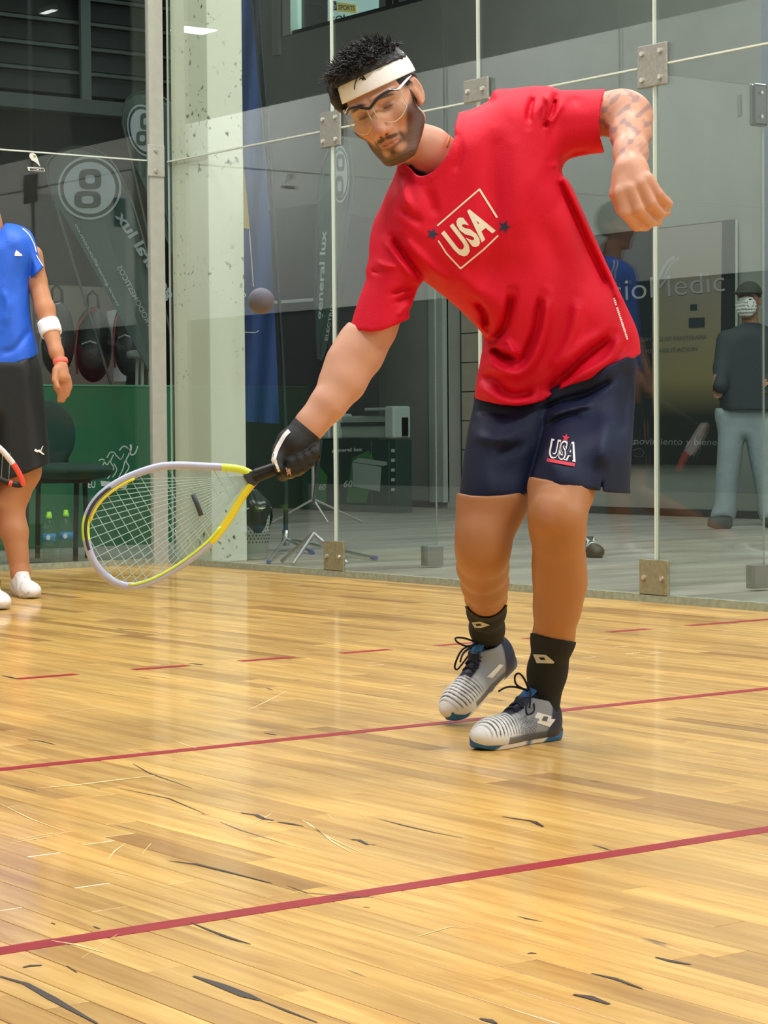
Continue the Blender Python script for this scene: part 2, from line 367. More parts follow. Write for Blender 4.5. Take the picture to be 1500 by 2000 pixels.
# office window above: pane, frame, lit room behind
wn = struct(MB().box((WX + .05, 2.0, 4.655), (WX + .058, 7.94, 6.2)).build('window_1', GLASS))
FR = mat('dark_frame', '1b2422', .5); PFR = mat('pale_window_frame', 'b9c4b5', .5)
MB().box((WX - .01, 2.0, 4.62), (WX + .1, 7.97, 4.655)).build('sill', FR, wn)
MB().box((WX - .03, 7.86, 4.62), (WX + .1, 8.0, 6.2)).build('jamb', PFR, wn)
MB().box((WX - .05, 8.05, 4.45), (WX - .01, 8.16, 6.3)).build('conduit', mat('pale_conduit', '9aa39a', .6), wn)
for yy in (6.29, 5.66, 5.30, 4.2, 3.2): MB().box((WX + .03, yy - .02, 4.655), (WX + .08, yy + .02, 6.2)).build('mullion', FR, wn)
MB().box((WX + .02, 6.30, 4.655), (WX + .03, 6.36, 4.80)).build('latch', BLACK, wn); MB().box((WX + .02, 6.16, 4.655), (WX + .03, 6.24, 4.83)).build('latch', BLACK, wn)
rm = MB().box((WX + 2.4, 1.5, 4.4), (WX + 2.5, 9, 6.6)).box((WX + .15, 1.5, 4.4), (WX + 2.5, 9, 4.5))
struct(rm.build('wall_office', mat('office_wall_glow', 'bfe0e0', .8, emis='9fd2d4', estr=.55)))  # emission in the wall stands in for the office light
area('office_lamp', (WX + 1.3, 5.5, 6.4), 2, 4, 150, (0.85, 1, 1))
# back hall wall (behind the back glass), louvred upper part
YB = 9.5
struct(MB().box((-2.0, YB + .1, 0), (WX + .15, YB + .25, 3.92)).box((-2.0, YB + .6, 3.8), (WX + .15, YB + .7, 8)).box((-11.2, 30, 0), (-1.9, 30.2, 8)).box((-2.1, YB + .1, 0), (-2.0, 30, 8)).build('wall_back_hall', mat('dark_plaster', '1a1f1e', .9)))
struct(MB().box((-2.0, YB - .1, 3.92), (WX, YB + .1, 4.06)).build('trim_beam', mat('grey_beam', '5e6b69', .6)))
lv = thing('roof_shutter', 'dark slatted metal shutter high behind the back glass', 'shutter', (2.5, YB, 4.06))
LS = mat('shutter_sheet', '32393c', .5, noise=.1, nscale=4); LB = mat('shutter_rail', '5c6a68', .5)
for i in range(9):
    z0 = 4.11 + i * 0.249
    MB().obox((2.05, YB + .03, z0 + .1), [(1, 0, 0), (0, .35, .94), (0, -.94, .35)], (4.05, .105, .004)).build('slat', LS, lv)
    MB().box((-2.0, YB - .04, z0 + .2), (6.1, YB - .015, z0 + .232)).build('rail', LB, lv)
MB().box((4.70, YB - .09, 4.0), (4.81, YB - .045, 6.4)).build('post', mat('shutter_post', '6d7b79', .5), lv)
MB().box((-1.0, YB - .09, 4.0), (-.89, YB - .045, 6.4)).build('post', mat('shutter_post', '6d7b79', .5), lv)
# beige panel behind the flags
struct(MB().box((-2.0, YB - .02, 1.0), (5.2, YB + .1, 2.2)).build('wall_beige', mat('beige_dado', '8a837a', .9)))
# left hall wall; unseen white bands added, mirrored in the glass as pale veil
wl = MB().box((-11.4, -20, 0), (-11.2, 30, 8)); struct(wl.build('wall_left_hall', mat('hall_grey', '1f2322', .9)))
BAND = mat('white_band', 'f2f0ee', .8)
struct(MB().box((-11.2, -20, 2.40), (-11.17, 30, 5.29)).build('mirror_band', BAND))
struct(MB().box((WX - .02, -20, 1.91), (WX, -8.5, 3.97)).build('mirror_band', BAND))
struct(MB().box((-11.2, -20.2, 0), (WX + .2, -20, 7)).build('wall_front_hall', mat('warm_plaster', 'b8a68c', .9)))
# front wall of the court
struct(MB().box((-6.14, -12.42, 0), (0.03, -12.3, 6.1)).build('wall_front', mat('court_white', 'e9e6dd', .6)))

# ---- glass walls
JZ = 2.17
YJ = [0.0, -1.535, -2.66, -3.79, -5.0, -6.2, -7.4, -8.6, -9.8, -11.0, -12.3]
def pane(lo, hi, ax, parent, lab=None):
    b = MB().box(lo, hi)
    # narrow faces are the ground green edge
    b.m = [1, 1] + ([1, 0, 1, 0] if ax == 0 else [0, 1, 0, 1])
    return b.build('glass_panel', [GLASS, EDGE], parent, label=lab)
wrg = struct(bpy.data.objects.new('wall_right_glass', None)); COL.objects.link(wrg)
for i in range(len(YJ) - 1):
    y1, y0 = YJ[i] - .002, YJ[i + 1] + .002
    pane((0.012, y0, 0.0), (0.024, y1, JZ - .002), 0, wrg); pane((0.012, y0, JZ + .002), (0.024, y1, 4.4), 0, wrg)
def fitting(parent, c, ex, h, w=0.085, hole=2, m=STEEL, up=True):
    """flat patch plate centred at c: ex is its width direction, h its height"""
    ex = np.array(ex, float); nn = np.cross(ex, (0, 0, 1.))
    p = bev(MB().obox(c, [ex, (0, 0, 1), nn], (w, h, .006)).build('patch_plate', m, parent), .004, 2)
    for sx in (-1, 1):
        for sz in ((-1, 1) if hole == 2 else (0,)):
            cc = np.array(c) + ex * sx * w * .62 + np.array((0, 0, sz * h * .62)); a = cc - nn * .005; bq = cc + nn * .016
            MB().cyl(a, bq, .012, .009, 12).build('bolt', BOLT, p, smooth=False)
    return p
for yj, fin in ((YJ[1], 1), (YJ[2], 0), (YJ[3], 1), (YJ[4], 0), (YJ[5], 1), (YJ[6], 0)):
    cz = JZ if fin else JZ + .045
    fitting(wrg, (0.006, yj, cz), (0, -1, 0), .085 if fin else .05, w=.085, hole=2 if fin else 1)
    fitting(wrg, (0.006, yj, 0.10), (0, -1, 0), .075, w=.085, hole=1, m=BRASSY)
    if fin:
        b = MB().box((0.03, yj - .006, 0.06), (0.64, yj + .006, JZ - .03)); b.m = [1, 1, 0, 1, 0, 1]
        b.build('glass_fin', [GLASS, EDGE], wrg)
        q = bev(MB().box((0.56, yj - .03, 0.03), (0.66, yj + .03, 0.13)).build('fin_shoe', mat('shoe_steel', '8d928f', .4, .4), wrg), .004)
        q = bev(MB().box((0.57, yj - .016, JZ - .20), (0.655, yj + .016, JZ - .02)).build('fin_clamp', mat('clamp_steel', '6a7070', .2, .7), wrg), .012, 3)
        for zz_ in (JZ - .16, JZ - .06): MB().cyl((.61, yj - .026, zz_), (.61, yj + .02, zz_), .008, .008, 10).build('bolt', BOLT, q)
SEAL = mat('joint_seal', 'd0d8cc', .4)
MB().box((0.009, -12.3, JZ - .0035), (0.027, 0, JZ + .0035)).build('joint_seal', SEAL, wrg)
for y_ in YJ[1:]: MB().box((0.010, y_ - .003, 0.03), (0.026, y_ + .003, 4.4)).build('joint_seal', SEAL, wrg)
wbg = struct(bpy.data.objects.new('wall_back_glass', None)); COL.objects.link(wbg)
XJ = [-0.03, -1.9, -3.3, -4.7, -6.1]
for i in range(len(XJ) - 1):
    x1, x0 = XJ[i] - .002, XJ[i + 1] + .002
    pane((x0, 0.012, 0.0), (x1, 0.024, JZ - .002), 1, wbg); pane((x0, 0.012, JZ + .002), (x1, 0.024, 4.4), 1, wbg)
MB().box((-6.1, 0.009, JZ - .0035), (-0.05, 0.027, JZ + .0035)).build('joint_seal', SEAL, wbg)
JAMB = mat('jamb_metal', 'b3b5ad', .45, .2, noise=.06, nscale=20)
MB().box((-0.10, -0.004, 0.0), (-0.012, 0.03, 4.4)).build('corner_jamb', JAMB, wbg)
q = bev(MB().box((-0.115, -0.012, JZ - .085), (-0.012, -0.004, JZ + .085)).build('patch_plate', JAMB, wbg), .003)
for sz in (-.055, .055): MB().cyl((-.07, -.014, JZ + sz), (-.07, -.026, JZ + sz), .012, .009, 12).build('bolt', BOLT, q)
# left glass wall: the pane in front of the camera is left out
wlg = struct(bpy.data.objects.new('wall_left_glass', None)); COL.objects.link(wlg)
for y0, y1 in ((-12.3, -11.0), (-9.4, -8.2), (-8.2, -7.0), (-7.0, -5.8), (-5.8, -4.6), (-4.6, -3.4), (-3.4, -2.2), (-2.2, 0)):
    pane((-6.12, y0 + .002, 0.0), (-6.108, y1 - .002, JZ), 0, wlg)
# corner pillar outside the glass
PIL = bpy.data.materials.new('painted_pillar'); PIL.use_nodes = True
t = NT(PIL); b = t.n['Principled BSDF']; g = t.new('ShaderNodeNewGeometry')
n1 = t.new('ShaderNodeTexNoise', i_Scale=26, i_Detail=3.0); t.l(g.outputs['Position'], n1.inputs['Vector'])
n2 = t.new('ShaderNodeTexNoise', i_Scale=2.2, i_Detail=3.0); t.l(g.outputs['Position'], n2.inputs['Vector'])
m1 = t.new('ShaderNodeMapRange'); m1.inputs[1].default_value = .61; m1.inputs[2].default_value = .70; t.l(n1.outputs[0], m1.inputs[0])
m2 = t.new('ShaderNodeMapRange'); m2.inputs[1].default_value = .48; m2.inputs[2].default_value = .60; t.l(n2.outputs[0], m2.inputs[0])
mm = t.new('ShaderNodeMath', operation='MULTIPLY'); t.l(m1.outputs[0], mm.inputs[0]); t.l(m2.outputs[0], mm.inputs[1])
mx = t.new('ShaderNodeMix', data_type='RGBA'); t.l(mm.outputs[0], mx.inputs[0]); mx.inputs[6].default_value = lin('dfe3d2'); mx.inputs[7].default_value = lin('5d5f4c')
t.l(mx.outputs[2], b.inputs['Base Color']); b.inputs['Roughness'].default_value = .6
struct(bev(MB().box((0.035, -0.375, ZH), (0.255, -0.005, 6.2)).build('pillar', PIL), .004))
# ================================================================ IMPLICIT SURFACE TOOLS
# figures are sculpted as distance fields in metres (x right, y up, z towards the viewer) and polygonised with surface nets
def V3(u, v, d): return np.array(((u - 750) / FPX * d, -(v - 1000) / FPX * d, -d), np.float32)
def to_world(P): return CP + P[:, :1] * CR + P[:, 1:2] * CU - P[:, 2:3] * CF
def surface_nets(f, lo, hi, h, blk=None):
    lo = np.array(lo, np.float32); n = np.ceil((np.array(hi) - lo) / h).astype(int) + 1
    xs = [lo[i] + h * np.arange(n[i], dtype=np.float32) for i in range(3)]
    G = np.empty(n, np.float32); step = max(1, int(1.5e6 // (n[1] * n[2])))
    # coarse pass to skip empty blocks
    B = 8; nb = np.ceil(n / B).astype(int)
    c = [np.minimum(lo[i] + h * (B * np.arange(nb[i]) + B / 2), xs[i][-1]).astype(np.float32) for i in range(3)]
    Cg = np.stack(np.meshgrid(*c, indexing='ij'), -1).reshape(-1, 3); cv = f(Cg).reshape(nb)
    act = np.argwhere(np.abs(cv) < h * B * 1.9)
    G[:] = np.repeat(np.repeat(np.repeat(np.sign(cv) + (cv == 0), B, 0), B, 1), B, 2)[:n[0], :n[1], :n[2]]
    loc = np.stack(np.meshgrid(*[np.arange(B)] * 3, indexing='ij'), -1).reshape(-1, 3)
    for s in range(0, len(act), 1500):
        a = act[s:s + 1500]; idx = (a[:, None, :] * B + loc[None]).reshape(-1, 3)
        ok = (idx < n).all(1); idx = idx[ok]
        G[idx[:, 0], idx[:, 1], idx[:, 2]] = f(lo + h * idx.astype(np.float32))
    S = G < 0
    cell = np.zeros(n - 1, bool); allin = np.ones(n - 1, bool)
    for i in (0, 1):
        for j in (0, 1):
            for k in (0, 1):
                q = S[i:n[0] - 1 + i, j:n[1] - 1 + j, k:n[2] - 1 + k]; cell |= q; allin &= q
    cell &= ~allin; ci = np.argwhere(cell); idm = -np.ones(n - 1, np.int64); idm[tuple(ci.T)] = np.arange(len(ci))
    acc = np.zeros((len(ci), 3), np.float32); cnt = np.zeros(len(ci), np.float32)
    offs = [(0, 0, 0), (1, 0, 0), (0, 1, 0), (0, 0, 1), (1, 1, 0), (1, 0, 1), (0, 1, 1), (1, 1, 1)]
    for a in offs:
        for ax in range(3):
            if a[ax]: continue
            b = list(a); b[ax] = 1
            ga = G[ci[:, 0] + a[0], ci[:, 1] + a[1], ci[:, 2] + a[2]]; gb = G[ci[:, 0] + b[0], ci[:, 1] + b[1], ci[:, 2] + b[2]]
            m = (ga < 0) != (gb < 0); t = np.where(m, ga / np.where(m, ga - gb, 1), 0)
            p = np.tile(np.array(a, np.float32), (len(ci), 1)); p[:, ax] = t
            acc[m] += p[m]; cnt[m] += 1
    V = lo + h * (ci + acc / cnt[:, None]); F = []
    for ax in range(3):
        o1, o2 = (ax + 1) % 3, (ax + 2) % 3
        sl = [slice(1, -1)] * 3; sl[ax] = slice(0, n[ax] - 1); sl2 = list(sl); sl2[ax] = slice(1, n[ax])
        sa = S[tuple(sl)]; sb = S[tuple(sl2)]; e = np.argwhere(sa != sb)
        if not len(e): continue
        flip = sa[tuple(e.T)]; base = e.copy()
        for q in range(3):
            if q != ax: base[:, q] += 1
        def cid(d1, d2):
            c_ = base.copy(); c_[:, o1] -= d1; c_[:, o2] -= d2; return idm[tuple(c_.T)]
        q = np.stack([cid(1, 1), cid(0, 1), cid(0, 0), cid(1, 0)], 1)
        q[~flip] = q[~flip][:, ::-1]; F.append(q)
    return V, np.concatenate(F) if F else np.zeros((0, 4), int)
def smin(a, b, k): h = np.clip(0.5 + 0.5 * (b - a) / k, 0, 1); return b + (a - b) * h - k * h * (1 - h)
def smax(a, b, k): return -smin(-a, -b, k)
def sph(P, c, r): return np.linalg.norm(P - np.asarray(c, np.float32), axis=1) - r
def ell(P, c, r, M=None):
    q = P - np.asarray(c, np.float32)
    if M is not None: q = q @ np.asarray(M, np.float32)
    r = np.asarray(r, np.float32); k0 = np.linalg.norm(q / r, axis=1); k1 = np.linalg.norm(q / (r * r), axis=1)
    return k0 * (k0 - 1) / np.maximum(k1, 1e-9)
def cone(P, a, b, ra, rb):
    a = np.asarray(a, np.float32); b = np.asarray(b, np.float32); d = b - a; L = float(d @ d)
    t = np.clip((P - a) @ d / max(L, 1e-12), 0, 1)
    return np.linalg.norm(P - a - t[:, None] * d, axis=1) - (ra + (rb - ra) * t)
def chain(P, pts, k):
    """pts: (u, v, depth, radius px)"""
    r = None
    for p, q in zip(pts[:-1], pts[1:]):
        c = cone(P, V3(*p[:3]), V3(*q[:3]), p[3] / FPX * p[2], q[3] / FPX * q[2]); r = c if r is None else smin(r, c, k)
    return r
def mchain(P, pts, k):
    r = None
    for p, q in zip(pts[:-1], pts[1:]):
        c = cone(P, p[:3], q[:3], p[3], q[3]); r = c if r is None else smin(r, c, k)
    return r
def spline(pts, n=6, closed=True):
    P = np.array(pts, float); N = len(P); out = []
    for i in range(N if closed else N - 1):
        p0, p1, p2, p3 = (P[(i - 1) % N], P[i], P[(i + 1) % N], P[(i + 2) % N]) if closed else (P[max(i - 1, 0)], P[i], P[i + 1], P[min(i + 2, N - 1)])
        for t in np.arange(n) / n:
            out.append(0.5 * ((2 * p1) + (-p0 + p2) * t + (2 * p0 - 5 * p1 + 4 * p2 - p3) * t * t + (-p0 + 3 * p1 - 3 * p2 + p3) * t ** 3))
    if not closed: out.append(P[-1])
    return np.array(out)
def seg_dist(U, poly, closed=True):
    A = poly; Bq = np.roll(poly, -1, 0)
    if not closed: A, Bq = poly[:-1], poly[1:]
    best = np.full(len(U), 1e9)
    for a, b in zip(A, Bq):
        d = b - a; t = np.clip(((U - a) @ d) / max(d @ d, 1e-9), 0, 1); best = np.minimum(best, np.hypot(*(U - a - t[:, None] * d).T))
    return best
def inside(U, poly):
    x, y = U.T; r = np.zeros(len(U), bool); Bq = np.roll(poly, -1, 0)
    for (x0, y0), (x1, y1) in zip(poly, Bq):
        if y0 == y1: continue
        c = ((y0 > y) != (y1 > y)) & (x < (x1 - x0) * (y - y0) / (y1 - y0) + x0); r ^= c
    return r
class Raster:
    """a smooth function over the view, sampled on a 2 px lattice"""
    def __init__(s, box, fn, st=2.0):
        s.x0, s.y0, s.x1, s.y1 = box; s.st = st
        xs = np.arange(s.x0, s.x1 + st, st); ys = np.arange(s.y0, s.y1 + st, st); s.nx, s.ny = len(xs), len(ys)
        U = np.stack(np.meshgrid(xs, ys, indexing='ij'), -1).reshape(-1, 2); s.g = fn(U).reshape(s.nx, s.ny).astype(np.float32)
    def __call__(s, u, v):
        a = np.clip((u - s.x0) / s.st, 0, s.nx - 1.001); b = np.clip((v - s.y0) / s.st, 0, s.ny - 1.001); i = a.astype(int); j = b.astype(int); a -= i; b -= j
        return (s.g[i, j] * (1 - a) * (1 - b) + s.g[i + 1, j] * a * (1 - b) + s.g[i, j + 1] * (1 - a) * b + s.g[i + 1, j + 1] * a * b)
def poly_raster(box, pts, n=6):
    poly = spline(pts, n) if n else np.array(pts, float)
    return Raster(box, lambda U: seg_dist(U, poly) * np.where(inside(U, poly), 1, -1))
def idw(ctrl, p=2.5):
    c = np.array(ctrl, float)
    def fn(U):
        d = np.hypot(U[:, :1] - c[:, 0], U[:, 1:2] - c[:, 1]) + 12; w_ = d ** -p; return (w_ * c[:, 2]).sum(1) / w_.sum(1)
    return fn
def fold_raster(box, folds):
    def fn(U):
        r = np.zeros(len(U))
        for pts, wd, amp in folds:
            poly = spline(pts, 6, False); d = seg_dist(U, poly, False)
            # fade towards both ends
            e = np.minimum(np.hypot(*(U - poly[0]).T), np.hypot(*(U - poly[-1]).T)); r += amp * np.exp(-(d / wd) ** 2) * np.clip(e / (2.2 * wd), 0.25, 1)
        return r
    return Raster(box, fn)
def UV(P): d = -P[:, 2]; return 750 + FPX * P[:, 0] / d, 1000 - FPX * P[:, 1] / d, d
def inflate(P, D, zr, A, Bd, fold=None):
    u, v, d = UV(P); Dm = D(u, v) * d / FPX; zm = zr(u, v) if callable(zr) else zr
    A_ = A(u, v) if callable(A) else A; B_ = Bd(u, v) if callable(Bd) else Bd
    q = np.maximum(A_ - Dm, 0) / A_; f = (np.hypot(q, (d - zm) / B_) - 1) * np.minimum(A_, B_)
    if fold is not None: f = f - fold(u, v) * np.clip((zm - d) / (0.5 * B_), 0, 1)
    return f
def cutf(P, D):
    u, v, d = UV(P); return -D(u, v) * d / FPX
def bbox(pts, pad):
    """px/depth box -> metric box"""
    Q = np.array([V3(*p) for p in pts]); return Q.min(0) - pad, Q.max(0) + pad
def join(ms):
    V = []; F = []; o = 0
    for v, f in ms: V.append(v); F.append(f + o); o += len(v)
    return np.concatenate(V), np.concatenate(F)

# ---- projecting flat print onto a sculpted surface
def bvh_of(o):
    off = np.array(wloc(o)); return BVHTree.FromPolygons([Vector(v.co) + Vector(off) for v in o.data.vertices], [tuple(p.vertices) for p in o.data.polygons])
def decal(name, tris, bv, m, parent, lift=0.0012, sub=1, label=None, dmax=None):
    """tris: list of px polygons (convex); each is laid on the surface met from the viewer's side"""
    import bmesh
    bm = bmesh.new()
    for poly in tris:
        try: bm.faces.new([bm.verts.new((p[0], p[1], 0)) for p in poly])
        except Exception: pass
    bmesh.ops.remove_doubles(bm, verts=bm.verts, dist=0.01)
    bmesh.ops.triangulate(bm, faces=bm.faces)
    for _ in range(sub): bmesh.ops.subdivide_edges(bm, edges=[e for e in bm.edges if e.calc_length() > 5], cuts=1, use_grid_fill=False)
    bmesh.ops.triangulate(bm, faces=bm.faces)
    off = wloc(parent); last = None; dead = []
    for v in bm.verts:
        r = Vector(ray(v.co.x, v.co.y)).normalized(); h = bv.ray_cast(Vector(CP), r)
        if h[0] is None: dead.append(v); v.co = Vector((0, 0, 0)); continue
        v.co = h[0] - r * lift - off
    bmesh.ops.delete(bm, geom=dead, context='VERTS')
    me = bpy.data.meshes.new(name); bm.to_mesh(me); bm.free(); me.materials.append(m)
    o = bpy.data.objects.new(name, me); link(o, parent)
    if label: o['label'] = label
    return o
def text_polys(s, bold=0.0, spacing=1.0):
    """triangles of a word, unit height, origin at its lower left; returns list of polys and its width"""
    cu = bpy.data.curves.new('t', 'FONT'); cu.body = s; cu.size = 1.0; cu.offset = bold; cu.space_character = spacing; cu.resolution_u = 3
    o = bpy.data.objects.new('t', cu); COL.objects.link(o); bpy.context.view_layer.update()
    me = bpy.data.meshes.new_from_object(o.evaluated_get(bpy.context.evaluated_depsgraph_get()))
    P = [np.array(v.co[:2]) for v in me.vertices]; polys = [[P[i] for i in f.vertices] for f in me.polygons]
    bpy.data.objects.remove(o); bpy.data.curves.remove(cu); bpy.data.meshes.remove(me)
    A = np.array(P); lo = A.min(0); hi = A.max(0)
    return [[(p - lo) / (hi[1] - lo[1]) for p in q] for q in polys], (hi[0] - lo[0]) / (hi[1] - lo[1])
def text_quad(s, o, ex, ey, bold=0.0, spacing=1.0):
    """word fitted to the parallelogram o, o+ex, o+ey (ey = height)"""
    T, wd = text_polys(s, bold, spacing); o, ex, ey = (np.array(k, float) for k in (o, ex, ey))
    return [[o + ex * p[0] / wd + ey * p[1] for p in q] for q in T]
def star(c, r, rot=0, inner=.42):
    pts = [(c[0] + (r if k % 2 == 0 else r * inner) * math.sin(rot + k * math.pi / 5), c[1] - (r if k % 2 == 0 else r * inner) * math.cos(rot + k * math.pi / 5)) for k in range(10)]
    return [[pts[(k - 1) % 10], pts[k], pts[(k + 1) % 10]] for k in range(0, 10, 2)] + [[pts[k] for k in (1, 3, 5, 7, 9)]]
def strip(a, b, wd):
    a, b = np.array(a, float), np.array(b, float); t = b - a; t /= np.linalg.norm(t); q = np.array((-t[1], t[0])) * wd / 2
    return [[a + q, b + q, b - q, a - q]]
def flat_mesh(polys, org, ex, ey, name, m, parent, label=None, lift=0.0):
    org, ex, ey = (np.array(k, float) for k in (org, ex, ey)); nn = np.cross(ex, ey); nn /= np.linalg.norm(nn)
    b = MB()
    for q in polys: b.add([org + ex * p[0] + ey * p[1] + nn * lift for p in q], [tuple(range(len(q)))])
    return b.build(name, m, parent, label=label)
def vcolmat(name, rough=0.5, sub=0.0, spec=0.4, bump=0.0, bscale=200, sheen=0.0):
    m = bpy.data.materials.new(name); m.use_nodes = True; t = NT(m); b = t.n['Principled BSDF']
    a = t.new('ShaderNodeAttribute', attribute_name='Col', attribute_type='GEOMETRY'); t.l(a.outputs['Color'], b.inputs['Base Color'])
    b.inputs['Roughness'].default_value = rough; b.inputs['Specular IOR Level'].default_value = spec; b.inputs['Sheen Weight'].default_value = sheen
    if sub: b.inputs['Subsurface Weight'].default_value = sub; b.inputs['Subsurface Radius'].default_value = (0.010, 0.004, 0.002); b.inputs['Subsurface Scale'].default_value = 0.5
    if bump:
        g = t.new('ShaderNodeNewGeometry'); nz = t.new('ShaderNodeTexNoise', i_Scale=bscale, i_Detail=3.0); t.l(g.outputs['Position'], nz.inputs['Vector'])
        bp = t.new('ShaderNodeBump', i_Strength=bump, i_Distance=0.002); t.l(nz.outputs[0], bp.inputs['Height']); t.l(bp.outputs[0], b.inputs['Normal'])
    return m
SKIN = vcolmat('skin', 0.48, 0.12, 0.35)
def L3(h): return np.array(lin(h)[:3], np.float32)
# ================================================================ THE PLAYER IN RED
root = thing('person', 'player in red shirt and navy shorts bending to swing a racket', 'person', tuple(at(1000, 1440, 5.0) * (1, 1, 0)))
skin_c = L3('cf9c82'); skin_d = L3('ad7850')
# --- head frame (view metres)
def rotm(a, b, c):
    ca, sa, cb, sb, cc, sc = np.cos(a), np.sin(a), np.cos(b), np.sin(b), np.cos(c), np.sin(c)
    return (np.array([[cc, -sc, 0], [sc, cc, 0], [0, 0, 1]]) @ np.array([[1, 0, 0], [0, cb, -sb], [0, sb, cb]]) @ np.array([[ca, 0, sa], [0, 1, 0], [-sa, 0, ca]])).astype(np.float32)
HM = rotm(math.radians(-22), math.radians(15), math.radians(27)); HC = V3(752, 205, 4.86)
def toh(P): return (P - HC) @ HM                     # view -> head
def fromh(Q): return np.asarray(Q, np.float32) @ HM.T + HC
def skull(q):
    f = ell(q, (0, .040, -.018), (.074, .086, .096))
    f = smin(f, ell(q, (0, .005, .020), (.068, .085, .072)), .02)
    return f
def head_sdf(q):
    ax = np.abs(q[:, 0]); s = np.stack([ax, q[:, 1], q[:, 2]], 1)
    f = skull(q)
    f = smin(f, ell(q, (0, -.045, .030), (.059, .062, .062)), .02)
    f = smin(f, cone(s, (.054, -.054, .002), (.026, -.101, .062), .017, .016), .022)       # jaw line
    f = smin(f, ell(q, (0, -.103, .072), (.024, .017, .019)), .018)                        # chin
    f = smin(f, ell(s, (.046, -.022, .062), (.022, .018, .020)), .018)                     # cheekbone
    f = smin(f, cone(s, (.012, .026, .086), (.042, .024, .070), .009, .009), .014)         # brow
    f = smin(f, cone(s, (.0, -.02, .088), (.0, -.075, .080), .024, .020), .016)            # muzzle
    f = smax(f, -ell(s, (.031, .006, .096), (.017, .011, .018)), .012)                     # socket
    f = smin(f, cone(q, (0, .012, .086), (0, -.030, .109), .0085, .0105), .010)            # nose
    f = smin(f, sph(q, (0, -.034, .111), .0110), .006)
    f = smin(f, ell(s, (.012, -.038, .099), (.0085, .0075, .011)), .006)
    f = smax(f, -ell(s, (.0065, -.046, .104), (.0035, .003, .006)), .002)
    f = smin(f, ell(s, (.031, .006, .0735), (.0145, .012, .0125)), .003)                   # eyeball under lids
    f = smin(f, mchain(s, [(.000, -.0625, .0985, .0045), (.012, -.0635, .0955, .0045), (.024, -.0665, .086, .0025)], .002), .004)
    f = smin(f, mchain(s, [(.000, -.0725, .0975, .0055), (.012, -.0715, .0945, .0048), (.023, -.068, .086, .0025)], .002), .004)
    f = smax(f, -cone(s, (0, -.0675, .104), (.022, -.0675, .092), .0016, .0010), .002)
    # ears
    Me = np.array([[math.cos(.35), 0, math.sin(.35)], [0, 1, 0], [-math.sin(.35), 0, math.cos(.35)]])
    e = ell(s, (.077, .000, -.010), (.0075, .031, .019), Me.T)
    e = smax(e, -ell(s, (.084, .004, -.006), (.006, .021, .011), Me.T), .003)
    e = smin(e, ell(s, (.076, -.004, -.002), (.005, .011, .006)), .004)
    e = smin(e, sph(s, (.073, -.027, -.004), .0065), .005)
    f = smin(f, e, .004)
    return f
neck_pts = [(772, 268, 4.93, 44), (835, 300, 4.96, 50), (890, 350, 5.0, 66)]
def head_neck(P):
    return smin(head_sdf(toh(P)), chain(P, neck_pts, .02), .018)
def seg(f, pts, pad, h):
    lo, hi = bbox(pts, pad); return surface_nets(f, lo, hi, h)
body = []
hm_ = surface_nets(head_neck, HC - np.array((.15, .20, .17), np.float32), HC + np.array((.19, .17, .16), np.float32), .0019)
hv, hf_ = hm_; 
# arms
def arm_r(P):
    f = chain(P, [(790, 520, 4.95, 26), (752, 590, 4.935, 36), (730, 640, 4.93, 40), (703, 690, 4.92, 42), (672, 745, 4.90, 38), (640, 790, 4.88, 31), (606, 830, 4.87, 26), (590, 852, 4.865, 25)], .03)
    f = smin(f, chain(P, [(690, 665, 4.925, 24), (668, 705, 4.91, 25), (650, 740, 4.90, 18)], .02), .03)
    return f
SBX = (540, 120, 1320, 1420)
keep_ar = poly_raster(SBX, [(500, 500), (600, 560), (684, 630), (702, 639), (725, 641), (748, 638), (775, 627), (800, 615), (860, 640), (860, 960), (500, 960)], 0)
keep_al = poly_raster(SBX, [(1178, 100), (1178, 176), (1167, 205), (1163, 240), (1165, 268), (1174, 298), (1172, 420), (1172, 500), (1330, 500), (1330, 100)], 0)
keep_lr = poly_raster(SBX, [(860, 962), (896, 963), (920, 968), (950, 969), (985, 967), (1010, 963), (1033, 956), (1060, 948), (1060, 1000), (1010, 1190), (988, 1194), (965, 1204), (945, 1205), (925, 1202), (905, 1195), (860, 1190)], 0)
keep_ll = poly_raster(SBX, [(1000, 928), (1036, 931), (1080, 939), (1130, 947), (1172, 951), (1200, 955), (1200, 1275), (1117, 1262), (1080, 1256), (1043, 1247), (1000, 1240)], 0)
arm_r_m = seg(lambda P: smax(arm_r(P), cutf(P, keep_ar), .001), [(740, 430, 4.95), (585, 870, 4.86)], .08, .004)
